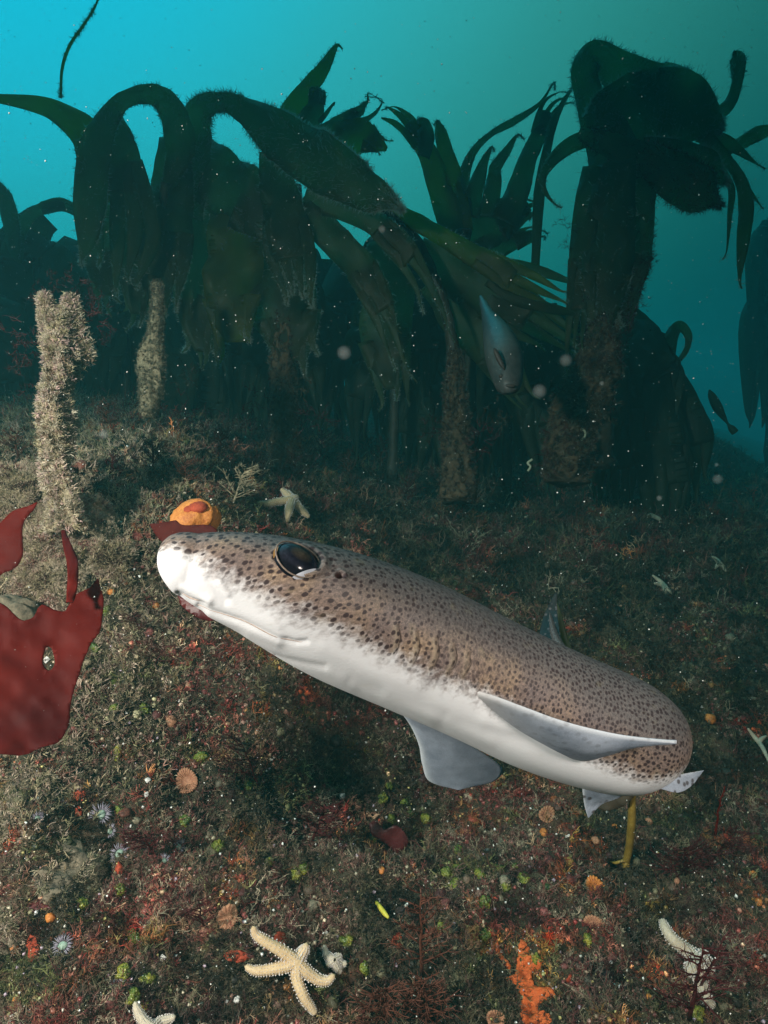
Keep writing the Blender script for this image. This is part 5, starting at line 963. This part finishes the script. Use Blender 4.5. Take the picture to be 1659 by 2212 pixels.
# yellow worm
p_ = [G(*cM(*q)) for q in ((945, 970), (975, 1010), (1010, 1045), (1035, 1065))]; v_, f_ = tube_geo([a[0] + a[1] * .008 for a in p_], [.0022, .003, .003, .0015], 8); M_yel = simple('yellow_worm', (.45, .38, .03), (.65, .58, .08), 500, .5, .4)
o = link('worm_tube', npmesh('worm_tube', v_, f_), M_yel); tag(o, 'short bright yellow worm tube below the white shell bit', 'worm')

# ---------------------------------------------------------------- feathery weeds
def feather(label, base, top, d_off, nb, bl, m_, seed, r0=3.2, curl=.25, name='feathery_weed', sub=True, cat='seaweed', group=None):
    q = np.random.default_rng(seed); b = G(*base); d0 = b[2] - .008; pts = []
    for i in range(9):
        u = i / 8; x = base[0] + (top[0] - base[0]) * u + q.normal() * 3 * u; y = base[1] + (top[1] - base[1]) * u; pts.append(P(x, y, d0 - d_off * math.sin(u * 1.5)))
    pts = np.array(pts); g_ = [tube_geo(pts, np.linspace(r0, r0 * .3, 9) * d0 / F, 6)]; ax_ = pts[-1] - pts[0]; Ln = np.linalg.norm(ax_); ax_ /= Ln
    for k in range(nb):
        u = .12 + .86 * k / nb; i = min(7, int(u * 8)); p = pts[i] * (1 - (u * 8 - i)) + pts[i + 1] * (u * 8 - i); a = q.uniform(0, 6.28); sdv = np.array([math.cos(a), -.35 * abs(math.sin(a)), .3 * math.sin(a)]); sdv -= ax_ * (sdv @ ax_); sdv /= np.linalg.norm(sdv) + 1e-9
        d = ax_ * .75 + sdv; d /= np.linalg.norm(d); l = bl * Ln * (1 - .55 * u) * q.uniform(.6, 1.1); c_ = [p]
        for s_ in range(4): d = d + ax_ * curl * .3 + q.normal(size=3) * .12; d /= np.linalg.norm(d); c_.append(c_[-1] + d * l / 4)
        g_.append(tube_geo(c_, np.linspace(r0 * .45, r0 * .15, 5) * d0 / F, 4))
        if sub:
            for z in range(7):
                j = q.integers(1, 4); e = d + q.normal(size=3) * .6; e /= np.linalg.norm(e); g_.append(tube_geo([c_[j], c_[j] + e * l * .16, c_[j] + (e + q.normal(size=3) * .2) * l * .3], np.array([r0 * .22, r0 * .18, r0 * .08]) * d0 / F, 3))
    v_, f_ = join(g_); o = link(name, npmesh(name, v_, f_), m_, None); return tag(o, label, cat, group)
M_brown = simple('brown_red_weed', (.09, .028, .018), (.20, .075, .045), 90, .6, .4, .3, (.2, .05, .03))
feather('tall branched brown red weed standing at the bottom centre', cM(1245, 1400), cM(1235, 860), .05, 26, .42, M_brown, 1, 5)
feather('bushy brown red weed at the bottom edge right of the largest starfish', cM(1015, 1690), cM(1010, 1480), .03, 26, .9, M_brown, 2, 5)
feather('dense red brown weed bush at the bottom edge in the centre', cM(1280, 1700), cM(1270, 1420), .03, 34, .7, M_brown, 3, 5)
feather('dark branching weed standing over the half hidden starfish', cR(1200, 1560), cR(1290, 1120), .05, 22, .55, M_maroon, 4, 5)
feather('dark weed sprig leaning right of the half hidden starfish', cR(1260, 1380), cR(1430, 1040), .03, 12, .4, M_maroon, 5, 3.4)
feather('wine red bushy weed below the shark tail on the right', cR(1180, 720), cR(1160, 560), .04, 34, 1.1, M_maroon, 6, 3)
feather('wide wine red weed spray at the right under the tail', cR(1300, 680), cR(1480, 440), .04, 26, .7, M_maroon, 7, 3)
feather('thin straight scarlet weed stem at the right', cR(1350, 500), cR(1400, 200), .02, 9, .12, M_red, 8, 3, sub=False)
feather('dark red feathery weed below the shark throat', (560, 1700), (515, 1590), .03, 26, .8, M_maroon, 9, 2.6)
feather('pink twiggy weed below the chin on the left', cL(1130, 1420), cL(1200, 1290), .03, 16, .9, M_redfuzz, 10, 2.4)
feather('small mauve weed tuft under the near side of the snout', cL(1000, 1150), cL(960, 1060), .02, 14, 1., M_redfuzz, 11, 2.2)
feather('maroon weed tangle right of the purple anemones', cBL(960, 640), cBL(860, 480), .03, 22, .8, M_maroon, 12, 4)
feather('maroon weed patch in the lower centre above the white shell', cM(560, 560), cM(640, 330), .04, 30, .8, M_maroon, 13, 3.6)
feather('brown weed tuft at the left of the largest starfish', cBL(1280, 1100), cBL(1240, 920), .03, 20, .7, M_maroon, 14, 3)
feather('beige feathery clump on the ridge left of the yellow starfish', (505, 1085), (530, 1010), .03, 26, .9, M_core, 15, 3)
feather('beige feathery spray beside the thin crusted stipe', (360, 860), (440, 780), .03, 16, .6, M_redfuzz, 16, 3)
TW = []
for i, (x, y) in enumerate([(760, 1010), (880, 1060), (690, 960), (1000, 1090), (1130, 1060), (250, 1010), (230, 900), (560, 1010), (330, 980), (820, 980), (640, 1010), (1220, 1010), (40, 960), (20, 1040), (180, 1040), (400, 1020), (470, 960)]):
    TW.append((feather('x', (x, y + 30), (x + (i * 13) % 30 - 15, y - 30), .03, 18, .8, (M_brown, M_redfuzz, M_maroon)[i % 3], 60 + i, 3, group='twiggy weed clumps on the shaded ridge'), x, y))
autolabel(TW, 'twiggy brown weed clump')
# young kelp under the tail
yk = empty('young_kelp', G(1352, 1870)[0]); tag(yk, 'young yellow brown kelp with a bent stalk and dark blade behind the tail', 'kelp')
M_ystipe = simple('young_stipe', (.16, .10, .015), (.30, .20, .04), 60, .45, .3)
d_ = G(1352, 1865)[2]; stipe(yk, [(1350, 1872, d_ - .01, 14), (1358, 1835, d_ - .03, 16), (1364, 1780, d_ - .06, 17), (1366, 1720, d_ - .08, 15), (1370, 1690, d_ - .09, 14)], M_ystipe, lump=.03)
for i, q in enumerate(([(1352, 1860), (1365, 1885), (1366, 1905)], [(1352, 1858), (1330, 1864), (1318, 1862)], [(1354, 1862), (1346, 1880), (1340, 1890)])): v_, f_ = tube_geo([P(*q[0], d_ - .02), P(*q[1], d_ - .012), P(*q[2], d_)], [.0022, .002, .001], 6); link('holdfast', npmesh('holdfast', v_, f_), M_ystipe, yk)
blade(yk, [(1370, 1690, d_ - .09, 16), (1352, 1704, d_ - .085, 40), (1330, 1722, d_ - .08, 44), (1305, 1738, d_ - .075, 26), (1290, 1744, d_ - .07, 8)], 2, simple('young_blade', (.012, .010, .005), (.035, .022, .010), 20, .8, .3), rag=.1, split=False)
blade(yk, [(1380, 1480, .80, 20), (1300, 1450, .80, 26), (1240, 1440, .80, 22), (1200, 1300, .82, 8)], 3, M_kelp, rag=.1)

# ---------------------------------------------------------------- other fish
def fish(label, pts, eyes=True, m_=None, squash=.75):
    c = np.array([[*P(x, y, d), w_ * .5 * d / F] for x, y, d, w_ in pts]); e = cr_spline(c, 40); e[:, 3] = np.maximum(e[:, 3], .0008); V, Fc = tube_geo(e[:, :3], e[:, 3], 24, True)
    r = empty('fish', e[20, :3]); tag(r, label, 'fish'); link('body', npmesh('body', V, Fc), m_, r); return r, e
M_fish = simple('grey_fish', (.035, .035, .035), (.09, .085, .08), 60, .45, .2)
M_dark = simple('dark_mark', (.03, .02, .02), (.06, .045, .035), 60, .6, .2)
r, e = fish('pale grey fish hanging head down in front of the dark kelp', [(1100, 848, 1.42, 26), (1099, 838, 1.42, 50), (1096, 812, 1.44, 68), (1090, 775, 1.47, 80), (1080, 740, 1.51, 72), (1068, 710, 1.55, 52), (1054, 680, 1.6, 28), (1044, 655, 1.64, 16), (1038, 640, 1.66, 6)], m_=M_fish)
V0, F0 = ico(3, 0, 0)
def ell(name, c_, ax_, r1, r2, m_, parent): B = basis(np.array([ax_], float), np.array([0.]))[0]; return link(name, npmesh(name, (V0 * np.array([r2, r2, r1])) @ B.T + c_, F0), m_, parent)
ell('gill_opening', P(1078, 775, 1.405), P(1090, 800, 1.4) - P(1068, 755, 1.4), .026, .006, M_dark, r); ell('mouth', P(1102, 833, 1.392), P(1120, 833, 1.4) - P(1090, 830, 1.4), .011, .004, M_dark, r)
for x, y in ((1082, 812), (1106, 806)): ell('eye', P(x, y, 1.41), (0, 0, 1), .005, .005, M_dark, r)
r, e = fish('faint dark fish in the open water at the far right', [(1532, 842, 2.9, 3), (1538, 856, 2.9, 16), (1550, 880, 2.9, 20), (1562, 900, 2.9, 12), (1572, 915, 2.9, 5), (1580, 925, 2.9, 14), (1588, 934, 2.9, 16)], m_=M_kelp_far)
# pale worm casts curling on kelp foot
M_cast = simple('tube_cast', (.30, .30, .20), (.52, .50, .36), 200, .6, .4)
for lab, q in (('curled pale ribbon on the foot of the tall right kelp', [(1250, 925), (1262, 930), (1264, 942), (1255, 952), (1258, 960)]), ('second pale squiggle just under the curled ribbon', [(1236, 972), (1248, 970), (1252, 962), (1256, 975)]), ('lowest pale squiggle left of the curled ribbon', [(1140, 1018), (1146, 1008), (1140, 1000), (1150, 992)])):
    v_, f_ = tube_geo(cr_spline(np.array([P(x, y, 1.88) for x, y in q]), 16), .0036, 6); tag(link('tube_worm', npmesh('tube_worm', v_, f_), M_cast), lab, 'worm')

# ---------------------------------------------------------------- marine snow
N = 12000; dd = .30 + 2.4 * rng.random(N) ** .8; xx = rng.uniform(-150, 1810, N); yy = rng.uniform(-150, 2360, N)
loc = np.array([P(x, y, d) for x, y, d in zip(xx, yy, dd)]); ok = loc[:, 2] > zg(loc[:, 0], loc[:, 1]) + .01; loc = loc[ok]; dd = dd[ok]; n_ = len(loc)
s_ = (.00022 + .0009 * rng.random(n_) ** 5) * (dd / .8) ** .6
V, Fc, C = scatter([octj(s) for s in range(4)], loc, basis(rng.normal(size=(n_, 3)), rng.random(n_) * 6), s_, np.tile([.62, .62, .58], (n_, 1)), .1)
tag(link('marine_snow', npmesh('marine_snow', V, Fc, C), M_grit, None, False), kind='stuff')
# added faint spheres imitating the lens-blurred discs of lit particles
M_blur_disc = bpy.data.materials.new('blur_disc_soft'); M_blur_disc.use_nodes = True; t = M_blur_disc.node_tree; t.nodes.clear(); o = nd(t, 'ShaderNodeOutputMaterial'); tr = nd(t, 'ShaderNodeBsdfTransparent'); df = nd(t, 'ShaderNodeBsdfDiffuse'); df.inputs[0].default_value = (.5, .5, .5, 1)
lw = nd(t, 'ShaderNodeLayerWeight'); lw.inputs[0].default_value = .4; mx = nd(t, 'ShaderNodeMixShader'); t.links.new(mth(t, 'MULTIPLY', mth(t, 'POWER', mth(t, 'SUBTRACT', 1, lw.outputs['Facing']), 2.), .11), mx.inputs[0]); t.links.new(tr.outputs[0], mx.inputs[1]); t.links.new(df.outputs[0], mx.inputs[2]); t.links.new(mx.outputs[0], o.inputs[0])
PK = []
for i, (x, y, r_) in enumerate([(743, 762, 17), (1165, 845, 17), (1222, 778, 15), (1300, 828, 6), (1424, 1076, 7), (224, 938, 12), (1550, 1035, 12), (825, 495, 9), (1548, 1004, 5)]):
    g_ = ell('blur_disc', P(x, y, 1.0), (0, 0, 1), r_ * 1.0 / F, r_ * 1.0 / F, M_blur_disc, None); tag(g_, 'x', 'plankton', 'added blur discs of lit particles'); PK.append((g_, x, y))
autolabel(PK, 'added blur disc of a lit particle')

# ---------------------------------------------------------------- water haze
bm = bmesh.new(); bmesh.ops.create_cube(bm, size=1); me = bpy.data.meshes.new('haze'); bm.to_mesh(me); bm.free()
hz = bpy.data.objects.new('haze', me); col.objects.link(hz); hz.scale = (34, 34, 7.5); hz.location = (0, 12, .15); hz['kind'] = 'stuff'; hz.display_type = 'WIRE'
mh = bpy.data.materials.new('haze'); mh.use_nodes = True; t = mh.node_tree; t.nodes.clear(); o = nd(t, 'ShaderNodeOutputMaterial'); pv = nd(t, 'ShaderNodeVolumePrincipled')
pv.inputs['Color'].default_value = (.075, .275, .275, 1); pv.inputs['Absorption Color'].default_value = (.0, .86, .90, 1); pv.inputs['Density'].default_value = .16; pv.inputs['Anisotropy'].default_value = .3
t.links.new(pv.outputs[0], o.inputs['Volume']); me.materials.append(mh)
